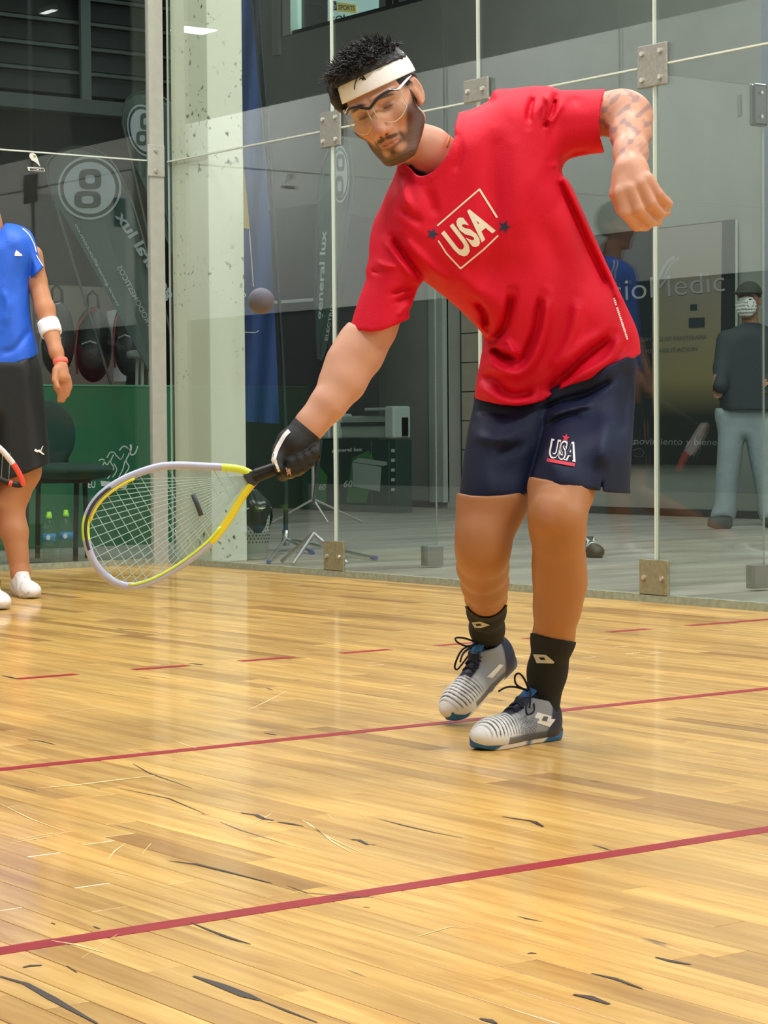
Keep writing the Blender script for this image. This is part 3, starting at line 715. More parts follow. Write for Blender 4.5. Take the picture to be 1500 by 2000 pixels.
def arm_l(P):
    f = chain(P, [(1080, 240, 5.04, 36), (1150, 224, 5.03, 40), (1210, 222, 5.01, 43), (1228, 232, 5.0, 41)], .02)
    f = smin(f, chain(P, [(1230, 226, 5.0, 42), (1232, 262, 4.95, 37), (1232, 300, 4.88, 31), (1230, 330, 4.84, 29)], .02), .025)
    # palm
    f = smin(f, chain(P, [(1228, 340, 4.83, 29), (1222, 372, 4.81, 23)], .02), .018)
    f = smin(f, chain(P, [(1240, 335, 4.83, 27), (1252, 356, 4.81, 23)], .02), .018)
    fing = [[(1213, 378, 4.80, 14), (1222, 415, 4.80, 12.5), (1243, 440, 4.83, 11.5), (1262, 442, 4.86, 10)],
            [(1232, 370, 4.795, 14), (1246, 408, 4.795, 12.5), (1268, 432, 4.83, 11.5), (1284, 432, 4.86, 10)],
            [(1252, 360, 4.795, 13.5), (1270, 396, 4.80, 12), (1289, 416, 4.835, 11), (1300, 414, 4.86, 10)],
            [(1266, 350, 4.80, 12.5), (1284, 378, 4.805, 11), (1300, 394, 4.83, 10), (1306, 398, 4.85, 9)]]
    for g_ in fing: f = smin(f, chain(P, g_, .004), .007)
    f = smin(f, chain(P, [(1212, 345, 4.83, 16), (1203, 378, 4.83, 13), (1214, 408, 4.845, 12), (1232, 428, 4.86, 10.5)], .006), .010)    # thumb behind
    return f
arm_l_m = seg(lambda P: smax(arm_l(P), cutf(P, keep_al), .001), [(1040, 200, 5.03), (1310, 460, 4.80)], .06, .0028)
# legs
def leg_r(P):
    f = chain(P, [(1010, 850, 5.14, 44), (980, 930, 5.04, 62), (960, 985, 4.98, 64), (945, 1040, 4.96, 50), (943, 1078, 4.97, 47), (943, 1105, 5.04, 46), (947, 1138, 5.13, 42), (949, 1165, 5.22, 36.5), (950, 1192, 5.31, 31), (951, 1226, 5.40, 27), (956, 1262, 5.46, 27)], .03)
    f = smin(f, ell(P, V3(940, 1062, 4.925), (.045, .05, .03)), .03)
    return f
def leg_l(P):
    f = chain(P, [(1125, 820, 5.10, 40), (1108, 900, 4.97, 54), (1096, 955, 4.885, 60), (1088, 1010, 4.84, 51), (1090, 1045, 4.86, 47), (1092, 1100, 4.90, 47), (1094, 1140, 4.93, 47), (1088, 1190, 4.95, 41), (1081, 1245, 4.99, 36), (1069, 1310, 5.03, 31), (1060, 1380, 5.05, 30)], .03)
    f = smin(f, ell(P, V3(1068, 998, 4.80), (.034, .038, .026)), .03)
    f = smax(f, -ell(P, V3(1072, 1068, 4.785), (.018, .02, .02)), .03)
    return f
leg_r_m = seg(lambda P: smax(leg_r(P), cutf(P, keep_lr), .001), [(1000, 800, 5.15), (950, 1262, 5.46), (940, 1040, 4.9)], .10, .0045)
leg_l_m = seg(lambda P: smax(leg_l(P), cutf(P, keep_ll), .001), [(1130, 800, 5.08), (1060, 1380, 4.98), (1090, 1000, 4.80)], .10, .0045)
def torso_core(P):
    return smin(chain(P, [(910, 420, 5.02, 60), (1020, 560, 5.07, 60), (1090, 720, 5.12, 60)], .05), chain(P, [(810, 420, 5.0, 36), (900, 350, 5.02, 45), (1020, 270, 5.05, 38)], .05), .04)
core = seg(torso_core, [(800, 400, 5.0), (1090, 800, 5.1), (1020, 260, 5.0)], .16, .012)
# colours of the head
q = toh(hv); sx = np.abs(q[:, 0]); x, y, z = q.T
col = np.tile(skin_c, (len(hv), 1))
def blend(col, mask, c): m = np.clip(mask, 0, 1)[:, None]; return col * (1 - m) + c * m
nzv = np.sin(x * 900) * np.sin(y * 800 + z * 500) * .5
red = L3('c4796a')
col = blend(col, .5 * np.exp(-((sx - .040) ** 2 + (y + .03) ** 2) / .0005) * (z > .02), red)
col = blend(col, .5 * np.exp(-((sx) ** 2 + (y + .035) ** 2) / .0002) * (z > .09), red)
beard_c = L3('2b2220')
jaw_line = np.clip((-.032 - .42 * (.060 - z) * (z < .06) * 0 - y) / .010, 0, 1)
lowface = np.clip((-.052 - y + np.clip((sx - .040) * 1.9, 0, .075)) / .016, 0, 1)      # rises towards the ears
lowface *= np.clip((y + .125) / .01, 0, 1) * np.clip((z + .022) / .008, 0, 1) * np.clip((.012 - y) / .012, 0, 1)
mous = np.clip(1.3 - (((sx - .013) / .017) ** 2 + ((y + .0535 + (sx * .18)) / .0062) ** 2), 0, 1) * (z > .075)
side_m = np.clip(1.3 - (((sx - .030) / .0055) ** 2 + ((y + .068) / .016) ** 2), 0, 1) * (z > .05)
goat = np.clip(1.25 - (((sx) / .0075) ** 2 + ((y + .088) / .010) ** 2), 0, 1) * (z > .07)
chinb = np.clip((-.094 - y) / .008, 0, 1) * (z > .02)
bare = np.clip(1.0 - (((sx - .018) / .014) ** 2 + ((y + .086) / .011) ** 2), 0, 1) * (z > .06)
beard = np.clip(lowface * (.80 + .16 * np.clip((sx - .03) / .03, 0, 1)) * (1 - bare * .8), 0, 1)
beard = np.maximum.reduce([beard, mous * .95, side_m * .9, goat * .95, chinb * .92])
beard *= np.clip((z - .004) / .006, 0, 1) * np.clip((.0735 - sx) / .002, 0, 1)
lipm = np.clip(1.3 - ((sx / .025) ** 2 + ((y + .0675) / .0085) ** 2), 0, 1) * (z > .08)
beard *= (1 - lipm)
undern = np.clip((-.118 - y) / .004, 0, 1); beard *= (1 - undern)
col = blend(col, beard * (.92 + .08 * nzv), beard_c)
col = blend(col, lipm * .8, L3('b06a60'))
brow = np.clip(1.35 - (((sx - .031) / .022) ** 2 + ((y - .029 + ((sx - .02) ** 2) * 7) / .0055) ** 2), 0, 1) * (z > .05)
col = blend(col, brow * .95, L3('1d1513'))
eye = np.clip(1.4 - (((sx - .031) / .0125) ** 2 + ((y - .003) / .0042) ** 2), 0, 1) * (z > .07)
col = blend(col, eye * .85, L3('3a2620'))
lidc = np.clip(1.2 - (((sx - .031) / .015) ** 2 + ((y - .009) / .0035) ** 2), 0, 1) * (z > .06); col = blend(col, lidc * .5, L3('8a5a48'))
hairside = np.clip((y - .010) / .012, 0, 1) * np.clip((.045 - z) / .02, 0, 1) * (sx < .080) * (z > .0)
hairback = np.clip((-.010 - z) / .01, 0, 1) * np.clip((y + .055) / .01, 0, 1) * np.clip((.0735 - sx) / .001, 0, 1)
sideburn = np.clip(1.4 - (((z - .012) / .011) ** 2 + ((y - .0) / .04) ** 2), 0, 1) * (sx > .055) * (sx < .0715) * (z > .0)
col = blend(col, np.clip(np.maximum.reduce([hairside, hairback, sideburn * .9]), 0, 1), L3('17120f'))
head_col = col
def plain(m, base, extra=None):
    c = np.tile(base, (len(m[0]), 1)); return extra(m[0], c) if extra else c
def tatt(V, c):
    u, v, d = UV(V); n_ = np.sin(u * .16 + 2.2 * np.sin(v * .09)) + np.sin(v * .21 + 1.7 * np.sin(u * .13)) + .6 * np.sin((u + v) * .33)
    m = np.clip(n_ * .9 - .1, 0, 1) * np.clip((312 - v) / 18, 0, 1) * np.clip((u - 1150) / 10, 0, 1)
    c = blend(c, m * .55, L3('6f6674'))
    return blend(c, np.clip((v - 300) / 30, 0, 1) * .3, L3('d8a088'))
def legc(V, c):
    u, v, d = UV(V); return blend(c, np.clip(1 - ((u - 1070) ** 2 / 500 + (v - 998) ** 2 / 700), 0, 1) * .35, L3('c58a78'))
core_m = core
V, F = join([hm_, arm_r_m, arm_l_m, leg_r_m, leg_l_m, core_m])
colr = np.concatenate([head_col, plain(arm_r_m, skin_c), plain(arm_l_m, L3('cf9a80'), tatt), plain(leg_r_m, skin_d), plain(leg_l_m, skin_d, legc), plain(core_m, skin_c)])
np_obj('body', to_world(V), F, SKIN, root, attr=colr)

# --- red shirt
SB = (640, 120, 1320, 900)
# the body panel; continues under the hem, the neck and into both arms, where it is cut
D_t = poly_raster(SB, [(790, 300), (768, 350), (752, 400), (760, 470), (800, 530), (832, 552), (870, 581), (905, 612), (934, 642), (944, 660), (939, 700), (931, 740), (925, 790), (918, 870), (1268, 870), (1262, 760), (1252, 692), (1246, 650), (1226, 603), (1190, 530), (1152, 445), (1118, 368), (1094, 326), (1098, 250), (1085, 178), (1050, 172), (1000, 177), (980, 181), (950, 200), (905, 219), (870, 226), (830, 250)])
D_sr = poly_raster(SB, [(800, 330), (772, 362), (752, 392), (732, 428), (722, 468), (720, 505), (714, 528), (715, 545), (704, 575), (694, 605), (684, 637), (668, 680), (650, 730), (780, 730), (790, 690), (800, 640), (803, 605), (812, 575), (824, 552), (870, 500), (900, 430)])
D_sl = poly_raster(SB, [(960, 186), (1000, 176), (1050, 171), (1080, 175), (1110, 176), (1183, 174), (1260, 172), (1262, 285), (1182, 298), (1150, 302), (1112, 311), (1092, 330), (1050, 360), (980, 300)])
zt = Raster(SB, idw([(760, 420, 4.95), (860, 300, 4.98), (920, 460, 4.99), (1060, 240, 5.03), (1000, 560, 5.04), (950, 700, 5.07), (1180, 560, 5.08), (1080, 780, 5.10), (1230, 700, 5.12)]))
zsr = Raster(SB, idw([(780, 420, 4.96), (750, 560, 4.935), (735, 660, 4.93)]))
folds = [([(765, 462), (790, 500), (825, 545)], 5, -.010), ([(752, 470), (778, 508), (812, 550)], 6, .005), ([(780, 460), (830, 510), (880, 556)], 10, .006),
         ([(735, 510), (750, 518), (775, 522)], 4, .005), ([(722, 528), (745, 534)], 4, -.004), ([(815, 558), (785, 566), (762, 576)], 4, -.006), ([(812, 566), (790, 582), (770, 592)], 4, -.005), ([(806, 590), (788, 604), (775, 622)], 5, .004),
         ([(790, 350), (790, 380), (800, 410)], 7, .005), ([(775, 400), (800, 420), (830, 440)], 8, -.004), ([(830, 360), (845, 400), (850, 430)], 10, -.004),
         ([(938, 652), (955, 664), (975, 655), (990, 625), (1000, 570)], 8, -.014), ([(925, 585), (945, 610), (950, 640)], 6, -.010), ([(930, 620), (950, 655), (990, 668), (1010, 700)], 6, .006),
         ([(958, 676), (980, 695), (1010, 702)], 6, -.016), ([(952, 672), (985, 680), (1012, 694)], 5, .007), ([(945, 700), (975, 722), (1012, 728), (1040, 700), (1060, 640), (1068, 575)], 10, .010),
         ([(1015, 720), (1030, 690), (1050, 640), (1058, 575)], 8, -.009), ([(935, 735), (965, 742), (985, 765), (1015, 772), (1050, 760)], 8, -.008), ([(930, 752), (980, 782), (1040, 780)], 8, .004),
         ([(1070, 730), (1100, 690), (1120, 640), (1130, 575)], 12, .008), ([(1090, 750), (1130, 705), (1160, 680), (1195, 655)], 10, -.013), ([(1080, 765), (1130, 735), (1190, 700), (1215, 650)], 10, .009), ([(1065, 775), (1090, 745), (1110, 735)], 10, -.010),
         ([(1090, 720), (1150, 670), (1190, 652)], 12, .006), ([(1205, 700), (1215, 680), (1222, 660)], 5, -.004), ([(1225, 700), (1240, 690)], 4, .004),
         ([(1098, 340), (1125, 395), (1160, 470), (1195, 545), (1215, 600)], 7, .006), ([(1088, 350), (1115, 410), (1150, 490), (1185, 560)], 6, -.006),
         ([(1045, 185), (1035, 215), (1032, 245)], 6, -.007), ([(1062, 180), (1072, 205), (1066, 250)], 6, .009), ([(1085, 190), (1078, 215), (1062, 252)], 4, -.010), ([(1100, 198), (1086, 225), (1070, 245)], 5, .006), ([(1110, 180), (1120, 195), (1140, 205)], 8, -.004),
         ([(1100, 318), (1120, 300), (1150, 295)], 5, -.006), ([(1075, 325), (1085, 323), (1095, 325)], 4, .004), ([(890, 250), (900, 300), (885, 340)], 7, -.003), ([(905, 219), (930, 215), (965, 195)], 3, -.003),
         ([(965, 240), (960, 330), (965, 420), (955, 560)], 18, -.004), ([(1000, 230), (1010, 330), (1015, 480)], 22, .004), ([(870, 520), (930, 570), (960, 600)], 16, .005), ([(1050, 420), (1080, 480), (1100, 560)], 24, -.004)]
Ft = fold_raster(SB, [(p_, w_ * 1.05, a_ * 1.9) for p_, w_, a_ in folds])
hem = poly_raster(SB, [(700, 100), (700, 600), (860, 700), (927, 777), (940, 782), (975, 790), (1010, 793), (1040, 789), (1062, 782), (1085, 766), (1110, 753), (1150, 741), (1200, 720), (1230, 705), (1252, 690), (1300, 660), (1300, 100)], 0)
cuff_r = poly_raster(SB, [(600, 380), (600, 560), (682, 636), (700, 645), (725, 648), (748, 645), (775, 634), (800, 622), (800, 605), (830, 560), (1000, 560), (1000, 100), (600, 100)], 0)
cuff_l = poly_raster(SB, [(1184, 90), (1184, 176), (1174, 205), (1170, 240), (1172, 268), (1181, 298), (1178, 340), (600, 340), (600, 90)], 0)
coll = poly_raster(SB, [(884, 200), (889, 250), (887, 275), (872, 306), (852, 330), (832, 343), (815, 343), (800, 328), (770, 300), (740, 200)], 5)
def shirt(P):
    t_ = inflate(P, D_t, zt, .085, .130, Ft); t_ = smax(t_, cutf(P, hem), .002)
    s1 = smax(inflate(P, D_sr, zsr, .066, .078, Ft), cutf(P, cuff_r), .002)
    s2 = smax(inflate(P, D_sl, lambda u, v: 5.03, .066, .078, Ft), cutf(P, cuff_l), .002)
    f = smin(smin(t_, s1, .016), s2, .016)
    u, v, d = UV(P)
    cc = coll(u, v) * d / FPX + 0.0 * d
    g = smax(f, cc, .003)
    rib = np.maximum(np.abs(f + .001) - .0028, np.abs(cc + .007) - .0075)               # neck rib band
    g = smin(g, rib, .003)
    ring = np.maximum(np.abs(cutf(P, hem) + .012) - .0012, np.abs(f) - .0012)            # hem stitching ridge
    return g
lo, hi = bbox([(650, 165, 4.9), (1265, 800, 5.1)], .02); lo[2] = -5.26; hi[2] = -4.78
Vs, Fs = surface_nets(shirt, lo, hi, .0042)
SHIRT = mat('red_jersey', 'd6002a', 0.65, bump=0.12, bscale=260, spec=0.3)
sh = np_obj('shirt', to_world(Vs), Fs, SHIRT, root, label='red short-sleeved shirt printed USA')
bv = bvh_of(sh)
CREAM = mat('cream_print', 'efe6cf', .6); NAVYP = mat('navy_print', '22304a', .6); PWHITE = mat('white_print', 'f4f2f0', .6)
decal('chest_lettering', text_quad('USA', (902, 508), (67, -57), (-41, -53), bold=.045, spacing=1.08), bv, CREAM, sh, sub=2)
decal('print_frame', strip((854, 441), (937, 369), 3.2) + strip((936, 369), (971, 425), 4.0) + strip((856, 470), (872, 495), 3.0) + strip((872, 495), (900, 525), 3.0) + strip((899, 525), (945, 487), 3.2) + strip((945, 487), (973, 460), 3.2), bv, CREAM, sh, sub=2)
decal('print_star', star((845, 457), 13, .35), bv, NAVYP, sh); decal('print_star', star((985, 443), 14, .35), bv, NAVYP, sh)
b_ = []
for k in range(22):
    t0 = k / 22; a = np.array((1199, 582)) + (np.array((1226, 664)) - (1199, 582)) * t0; c_ = a + (np.array((1226, 664)) - (1199, 582)) * .032
    if k != 4: b_ += strip(a, c_, 4.2 if k % 3 else 3.4)
decal('side_lettering', b_, bv, PWHITE, sh)
# black undershirt at the neck
np_obj('undershirt', *(lambda m: (to_world(m[0]), m[1]))(seg(lambda P: smax(np.abs(chain(P, [(772, 268, 4.93, 45.5), (835, 300, 4.96, 52.5), (890, 350, 5.0, 69)], .02)) - .002, -cutf(P, poly_raster(SB, [(796, 326), (815, 331), (838, 338), (850, 336), (850, 420), (780, 420)], 4)) * -1, .001), [(780, 320, 4.93), (860, 370, 5.0)], .07, .003)), mat('undershirt_black', '1b1c22', .7), root)

# --- shorts
QB = (860, 640, 1300, 1020)
D_qr = poly_raster(QB, [(935, 690), (926, 780), (914, 840), (905, 900), (897, 968), (890, 1015), (1050, 1015), (1060, 960), (1085, 860), (1110, 760), (1100, 690)])
D_ql = poly_raster(QB, [(1040, 690), (1050, 780), (1056, 850), (1046, 900), (1036, 935), (1026, 1000), (1236, 1012), (1231, 960), (1233, 900), (1238, 820), (1242, 740), (1238, 690), (1200, 660)])
zq = Raster(QB, idw([(980, 760, 5.12), (960, 960, 5.03), (1000, 900, 5.06)])); zl = Raster(QB, idw([(1130, 760, 5.10), (1100, 940, 4.93), (1180, 900, 4.97), (1200, 760, 5.09)]))
hq_r = poly_raster(QB, [(800, 600), (860, 967), (896, 969), (920, 974), (950, 975.5), (985, 974), (1010, 970), (1033, 963), (1060, 955), (1300, 900), (1300, 600)], 0)
hq_l = poly_raster(QB, [(800, 600), (900, 920), (1036, 937), (1080, 945), (1130, 953), (1172, 959), (1175, 930), (1178, 960.5), (1200, 963), (1230, 964), (1300, 966), (1300, 600)], 0)
Fq = fold_raster(QB, [(p_, w_, a_ * 1.7) for p_, w_, a_ in [([(1060, 800), (1100, 782), (1150, 768), (1200, 740)], 7, -.007), ([(1070, 815), (1110, 800), (1160, 790)], 6, .005), ([(1065, 835), (1105, 815), (1140, 812)], 6, -.005), ([(930, 800), (960, 806), (1000, 812)], 6, -.004), ([(920, 850), (970, 858), (1010, 850)], 10, .004),
                      ([(1175, 925), (1180, 870), (1190, 800)], 16, .005), ([(1062, 870), (1075, 905), (1070, 940)], 16, .005), ([(960, 890), (1000, 880), (1030, 860)], 10, -.004), ([(1215, 700), (1222, 760), (1216, 860)], 14, -.006)]])
def shorts(P):
    a = smax(inflate(P, D_qr, zq, .07, .115, Fq), cutf(P, hq_r), .002); b = smax(inflate(P, D_ql, zl, .075, .125, Fq), cutf(P, hq_l), .002)
    return smax(smin(a, b, .006), cutf(P, waist), .001)
waist = poly_raster(QB, [(860, 690), (927, 766), (940, 771), (975, 779), (1010, 782), (1040, 778), (1062, 771), (1085, 755), (1110, 742), (1150, 730), (1200, 709), (1230, 694), (1252, 679), (1300, 660), (1300, 1020), (860, 1020)], 0)
lo, hi = bbox([(890, 690, 4.85), (1250, 975, 5.1)], .02); lo[2] = -5.24; hi[2] = -4.79
Vq, Fqq = surface_nets(shorts, lo, hi, .0042)
NAVY = mat('navy_shorts', '0c1a3a', .65, bump=.1, bscale=300, spec=.35)
so = np_obj('shorts', to_world(Vq), Fqq, NAVY, root, label='navy athletic shorts with USA on the left leg')
bq = bvh_of(so)
RED = mat('badge_red', 'd4314a', .6)
T_, wd_ = text_polys('USA', .075)
def uq(s_, bold, o, ex, ey): return text_quad(s_, o, ex, ey, bold, 1.12)
decal('badge_outline', uq('USA', .07, (1070, 894), (54, 8.5), (7, -38)), bq, PWHITE, so, lift=.0022, sub=2)
decal('badge_lettering', uq('USA', .02, (1073.5, 891.5), (46, 7.6), (6.4, -31.5)), bq, NAVY, so, lift=.0036, sub=2)
decal('badge_star', star((1105, 855), 8.5, .2), bq, RED, so, lift=.003, sub=2); decal('badge_bar', strip((1068, 898), (1122.5, 908), 6.5), bq, RED, so, lift=.003, sub=3)

# --- socks
SOCK = mat('black_sock', '161a1a', .85, bump=.3, bscale=500)
def sock(legf, top, pts, gap):
    box = (860, 1150, 1180, 1420); Rt = poly_raster(box, top, 0)
    f = lambda P: smax(legf(P) - .0035, cutf(P, Rt), .001)
    return seg(f, pts, .085, .0032)
m1 = sock(leg_r, [(860, 1180), (915, 1184), (925, 1192), (945, 1197), (965, 1194), (985, 1182), (1010, 1175), (1010, 1420), (860, 1420)], [(950, 1185, 5.28), (956, 1275, 5.46)], 0)
m2 = sock(leg_l, [(990, 1225), (1043, 1237), (1080, 1247), (1120, 1253), (1150, 1258), (1150, 1420), (990, 1420)], [(1080, 1240, 4.99), (1060, 1385, 5.05)], 0)
LOGO = mat('sock_logo', 'c9c9c2', .7)
for m_, quad, hole in ((m1, [(921, 1216), (938, 1214), (957, 1221), (938, 1227), (927, 1226)], [(928, 1219), (937, 1218), (941, 1222), (931, 1223)]), (m2, [(1041, 1278), (1066, 1279), (1083, 1293), (1081, 1296), (1048, 1295)], [(1052, 1284), (1062, 1284), (1066, 1289), (1056, 1289)])):
    s_ = np_obj('sock', to_world(m_[0]), m_[1], SOCK, root); bs = bvh_of(s_)
    decal('sock_logo', [quad], bs, LOGO, s_, lift=.0022, sub=3); decal('logo_centre', [hole], bs, SOCK, s_, lift=.0034, sub=2)
# --- neck chain
bb = bvh_of([c for c in root.children if c.name.startswith('body')][0])
GOLD = mat('gold_chain', 'e3c27c', .25, .9)
pts = []
for u, v in spline([(866, 224), (873, 238), (877, 254), (878, 270), (873, 286)], 5, False):
    h = bb.ray_cast(Vector(CP), Vector(ray(u, v)).normalized())
    if h[0] is not None: pts.append(np.array(h[0]) - ray(u, v) * .002)
MB().tube(pts, .0024, 6).build('neck_chain', GOLD, root)
# --- hair
def hw(Q): return to_world(fromh(Q))
def band_c(q): return .064 + .10 * q[:, 2]
def nz3(q, s, a=0):
    x, y, z = (q * s).T; return (np.sin(x + 1.7 * np.sin(y * .8 + a)) + np.sin(y * 1.1 + 1.3 * np.sin(z + 1.1 + a)) + np.sin(z * .9 + 1.9 * np.sin(x * .7 + 2 + a))) / 3
def hair_sdf(q):
    top = smin(ell(q, (0, .068, -.006), (.085, .061, .099)), ell(q, (-.010, .086, .036), (.064, .040, .058)), .02)
    top = top - .004 * nz3(q, 110) - .0025 * nz3(q, 300, 2)
    top = smax(top, -(q[:, 1] - band_c(q) - .012), .006)
    back = ell(q, (0, .030, -.026), (.080, .092, .098)) - .0015 * nz3(q, 260)
    back = smax(back, q[:, 2] + .012, .006); back = smax(back, -(q[:, 1] + .055), .006)
    side = ell(q, (0, .045, -.012), (.083, .092, .096)) - .002 * nz3(q, 240)
    side = smax(smax(side, q[:, 2] - .048, .005), -(q[:, 1] - .030), .004)
    tuft = ell(q, (-.079, .060, .012), (.019, .040, .046)) - .003 * nz3(q, 200)
    return smin(smin(top, smin(back, side, .006), .006), tuft, .008)
Hv, Hf = surface_nets(hair_sdf, (-.125, -.09, -.16), (.125, .185, .135), .0026)
HAIR = mat('black_hair', '0d0c0f', .42, spec=.55, bump=.5, bscale=420)
hair = np_obj('hair', hw(Hv), Hf, HAIR, root)
rs = np.random.RandomState(3); st = MB()
cand = Hv[(Hv[:, 1] > .098)]; sel = cand[rs.choice(len(cand), 1100)]
for p in sel:
    nrm = np.array((p[0] * 130, (p[1] - .06) * 200, p[2] * 90)); nrm /= np.linalg.norm(nrm)
    d0 = nrm * .55 + np.array((-.30, .35, .35)) + rs.normal(0, .28, 3); d0 /= np.linalg.norm(d0)
    Ln = rs.uniform(.009, .023); bend = rs.normal(0, .006, 3) + np.array((0, -.004, .004))
    ctr = [p - nrm * .003, p + d0 * Ln * .5 + bend * .3, p + d0 * Ln + bend]
    st.tube([hw(np.array([c_]))[0] for c_ in ctr], [.0021, .0016, .0003], 4)
st.build('hair_strands', HAIR, hair)['kind'] = 'stuff'
# --- headband
def band_sdf(q):
    s = ell(q, (0, .045, -.012), (.0815, .095, .1035)); s2 = smin(s, skull(q) - .006, .006)
    f = np.maximum(np.abs(s2) - .0022, np.abs(q[:, 1] - band_c(q)) - .0235) - .001
    return f - .0006 * np.sin(q[:, 1] * 500) * 0
Bv, Bf = surface_nets(band_sdf, (-.10, .015, -.135), (.10, .125, .11), .0019)
BAND_M = mat('white_sweatband', 'ffffff', .9, bump=.3, bscale=700)
bd = np_obj('headband', hw(Bv), Bf, BAND_M, root); bbd = bvh_of(bd)
INK = mat('black_ink', '15151c', .6)
def ribbon(pts, w0, w1):
    P = spline(pts, 5, False); n = len(P); o = []
    for i in range(n - 1):
        t = P[i + 1] - P[i]; t /= np.linalg.norm(t); qn = np.array((-t[1], t[0])); wa = w0 + (w1 - w0) * i / (n - 1); wb = w0 + (w1 - w0) * (i + 1) / (n - 1)
        o.append([P[i] + qn * wa / 2, P[i + 1] + qn * wb / 2, P[i + 1] - qn * wb / 2, P[i] - qn * wa / 2])
    return o
decal('band_logo', ribbon([(692, 175), (693, 165), (697, 154), (703, 148), (708, 149), (714, 156)], 1.6, 3.2) + ribbon([(702, 156), (705, 152), (710, 156)], 1.5, 4), bbd, INK, bd, sub=0)
# --- eye guard
EG = mat('dark_frame_plastic', '1c1a20', .35); EW = mat('white_temple', 'eef0f4', .3); LENSR = mat('lens_rim', 'cfc9a8', .2, alpha=1)
g0 = MB().tube([hw(np.array([p]))[0] for p in spline([(.064, .026, .070), (.050, .033, .088), (.030, .032, .1005), (.012, .024, .1085), (0, .019, .111), (-.012, .024, .1085), (-.030, .032, .1005), (-.050, .033, .088), (-.064, .026, .070)], 4, False)], .0032, 8).build('eye_guard', EG, root, smooth=True)
for sg in (1, -1):
    MB().tube([hw(np.array([p]))[0] for p in spline([(sg * .078, .034, -.022), (sg * .0795, .034, .010), (sg * .074, .031, .045), (sg * .064, .027, .072), (sg * .050, .036, .089)], 4, False)], [.0022 + .0014 * math.sin(i / 16 * math.pi) for i in range(17)], 8, flat=.6).build('temple_arm', EW, g0, smooth=True)
    G = []; nx_, ny_ = 14, 9
    for j in range(ny_):
        for i in range(nx_):
            a = i / (nx_ - 1); b_ = j / (ny_ - 1); x_ = .007 + .060 * a
            ytop = .022 + .010 * math.sin(a * math.pi); ybot = -.004 - .026 * (math.sin(a * math.pi * .92 + .1) ** .7)
            G.append((sg * x_, ytop * (1 - b_) + ybot * b_, .1085 - x_ * x_ * 8.6 + .003 * math.sin(b_ * math.pi)))
    fs = [[j * nx_ + i, j * nx_ + i + 1, (j + 1) * nx_ + i + 1, (j + 1) * nx_ + i] for j in range(ny_ - 1) for i in range(nx_ - 1)]
    np_obj('lens', hw(np.array(G)), fs, CLEAR, g0)
    rim = [G[j * nx_] for j in range(ny_)] + [G[(ny_ - 1) * nx_ + i] for i in range(nx_)] + [G[j * nx_ + nx_ - 1] for j in range(ny_ - 1, -1, -1)]
    MB().tube([hw(np.array([p]))[0] for p in rim], .0011, 5).build('lens_rim', LENSR, g0, smooth=True)

# --- glove with the hand inside, closed round the grip
def glove_sdf(P):
    f = chain(P, [(605, 829, 4.872, 30), (592, 848, 4.867, 29.5), (578, 866, 4.862, 31), (573, 888, 4.868, 29), (578, 905, 4.872, 25)], .012)
    f = smin(f, chain(P, [(560, 862, 4.86, 20), (548, 880, 4.852, 16), (542, 898, 4.835, 11), (545, 914, 4.825, 9.5)], .008), .012)      # thumb
    for i, (u, v, r_) in enumerate(((560, 906, 11.5), (575, 901, 12), (590, 895, 11.5), (603, 887, 10))):
        f = smin(f, chain(P, [(u + 12, v - 24, 4.876, r_ + 1), (u + 10, v - 4, 4.838, r_), (u + 2, v + 16, 4.840, r_ - .5), (u - 8, v + 24, 4.868, r_ - 1)], .004), .0045)
    cuff = np.abs(chain(P, [(612, 820, 4.874, 29), (594, 846, 4.868, 31)], .01) + .0005) - .0022
    u, v, d = UV(P); t_ = ((u - 612) * -.57 + (v - 820) * .82)
    cuff = np.maximum(cuff, np.abs(t_ - 16) * d / FPX - .012)
    return smin(f_cut(f, t_, d), cuff, .002)
def f_cut(f, t_, d): return smax(f, (8 - t_) * d / FPX, .002)
gl = seg(glove_sdf, [(540, 810, 4.87), (640, 945, 4.84)], .045, .0021)
GLM = mat('black_glove', '16191a', .55, bump=.35, bscale=500)
go = np_obj('glove', to_world(gl[0]), gl[1], GLM, root, label='black glove with white piping'); bg = bvh_of(go)
decal('glove_piping', ribbon([(565, 841), (556, 850), (547, 865), (539, 881), (535, 897), (538, 908), (543, 922)], 8, 9.5) + ribbon([(526, 901), (533, 900), (540, 898)], 6, 8), bg, PWHITE, go, lift=.0012, sub=1)
VENT = mat('vent_mesh', 'e0a883', .6)
decal('glove_vent', [q_ for k in range(7) for q_ in strip((558 + k * .7, 914 + k * 3.2), (567 + k * .5, 917 + k * 3.0), 1.7)], bg, VENT, go, lift=.001, sub=0)

# --- shoes: local x to the toe, y to the outer side, z up
def shoe_upper(q):
    x, y, z = q.T
    f = ell(q, (.083, .004, .030), (.066, .047, .034))
    f = smin(f, cone(q, (-.055, 0, .066), (.080, .003, .034), .040, .030), .03)
    f = smin(f, ell(q, (-.095, 0, .050), (.044, .034, .056)), .03)
    f = smin(f, cone(q, (-.085, 0, .03), (.09, .0, .022), .036, .040), .02)
    f = smin(f, ell(q, (-.052, 0, .100), (.047, .033, .030)), .025)
    cutz = (z - (.100 + .22 * np.clip(x + .06, 0, .1) - .10 * np.clip(-x - .06, 0, .1)))
    f = smax(f, cutz * .9, .004)
    f = smax(f, -smax(cone(q, (-.060, 0, .06), (-.064, 0, .20), .028, .040), .075 - z, .004), .006)   # opening
    f = smax(f, .012 - z, .002)
    # piping ridges over the toe
    rid = np.sin(x * 620 + 2.2 * np.sin(y * 60)) * np.clip((x - .035) / .02, 0, 1) * np.clip((.135 - x) / .02, 0, 1) * np.clip((z - .028) / .01, 0, 1)
    return f - .0009 * rid
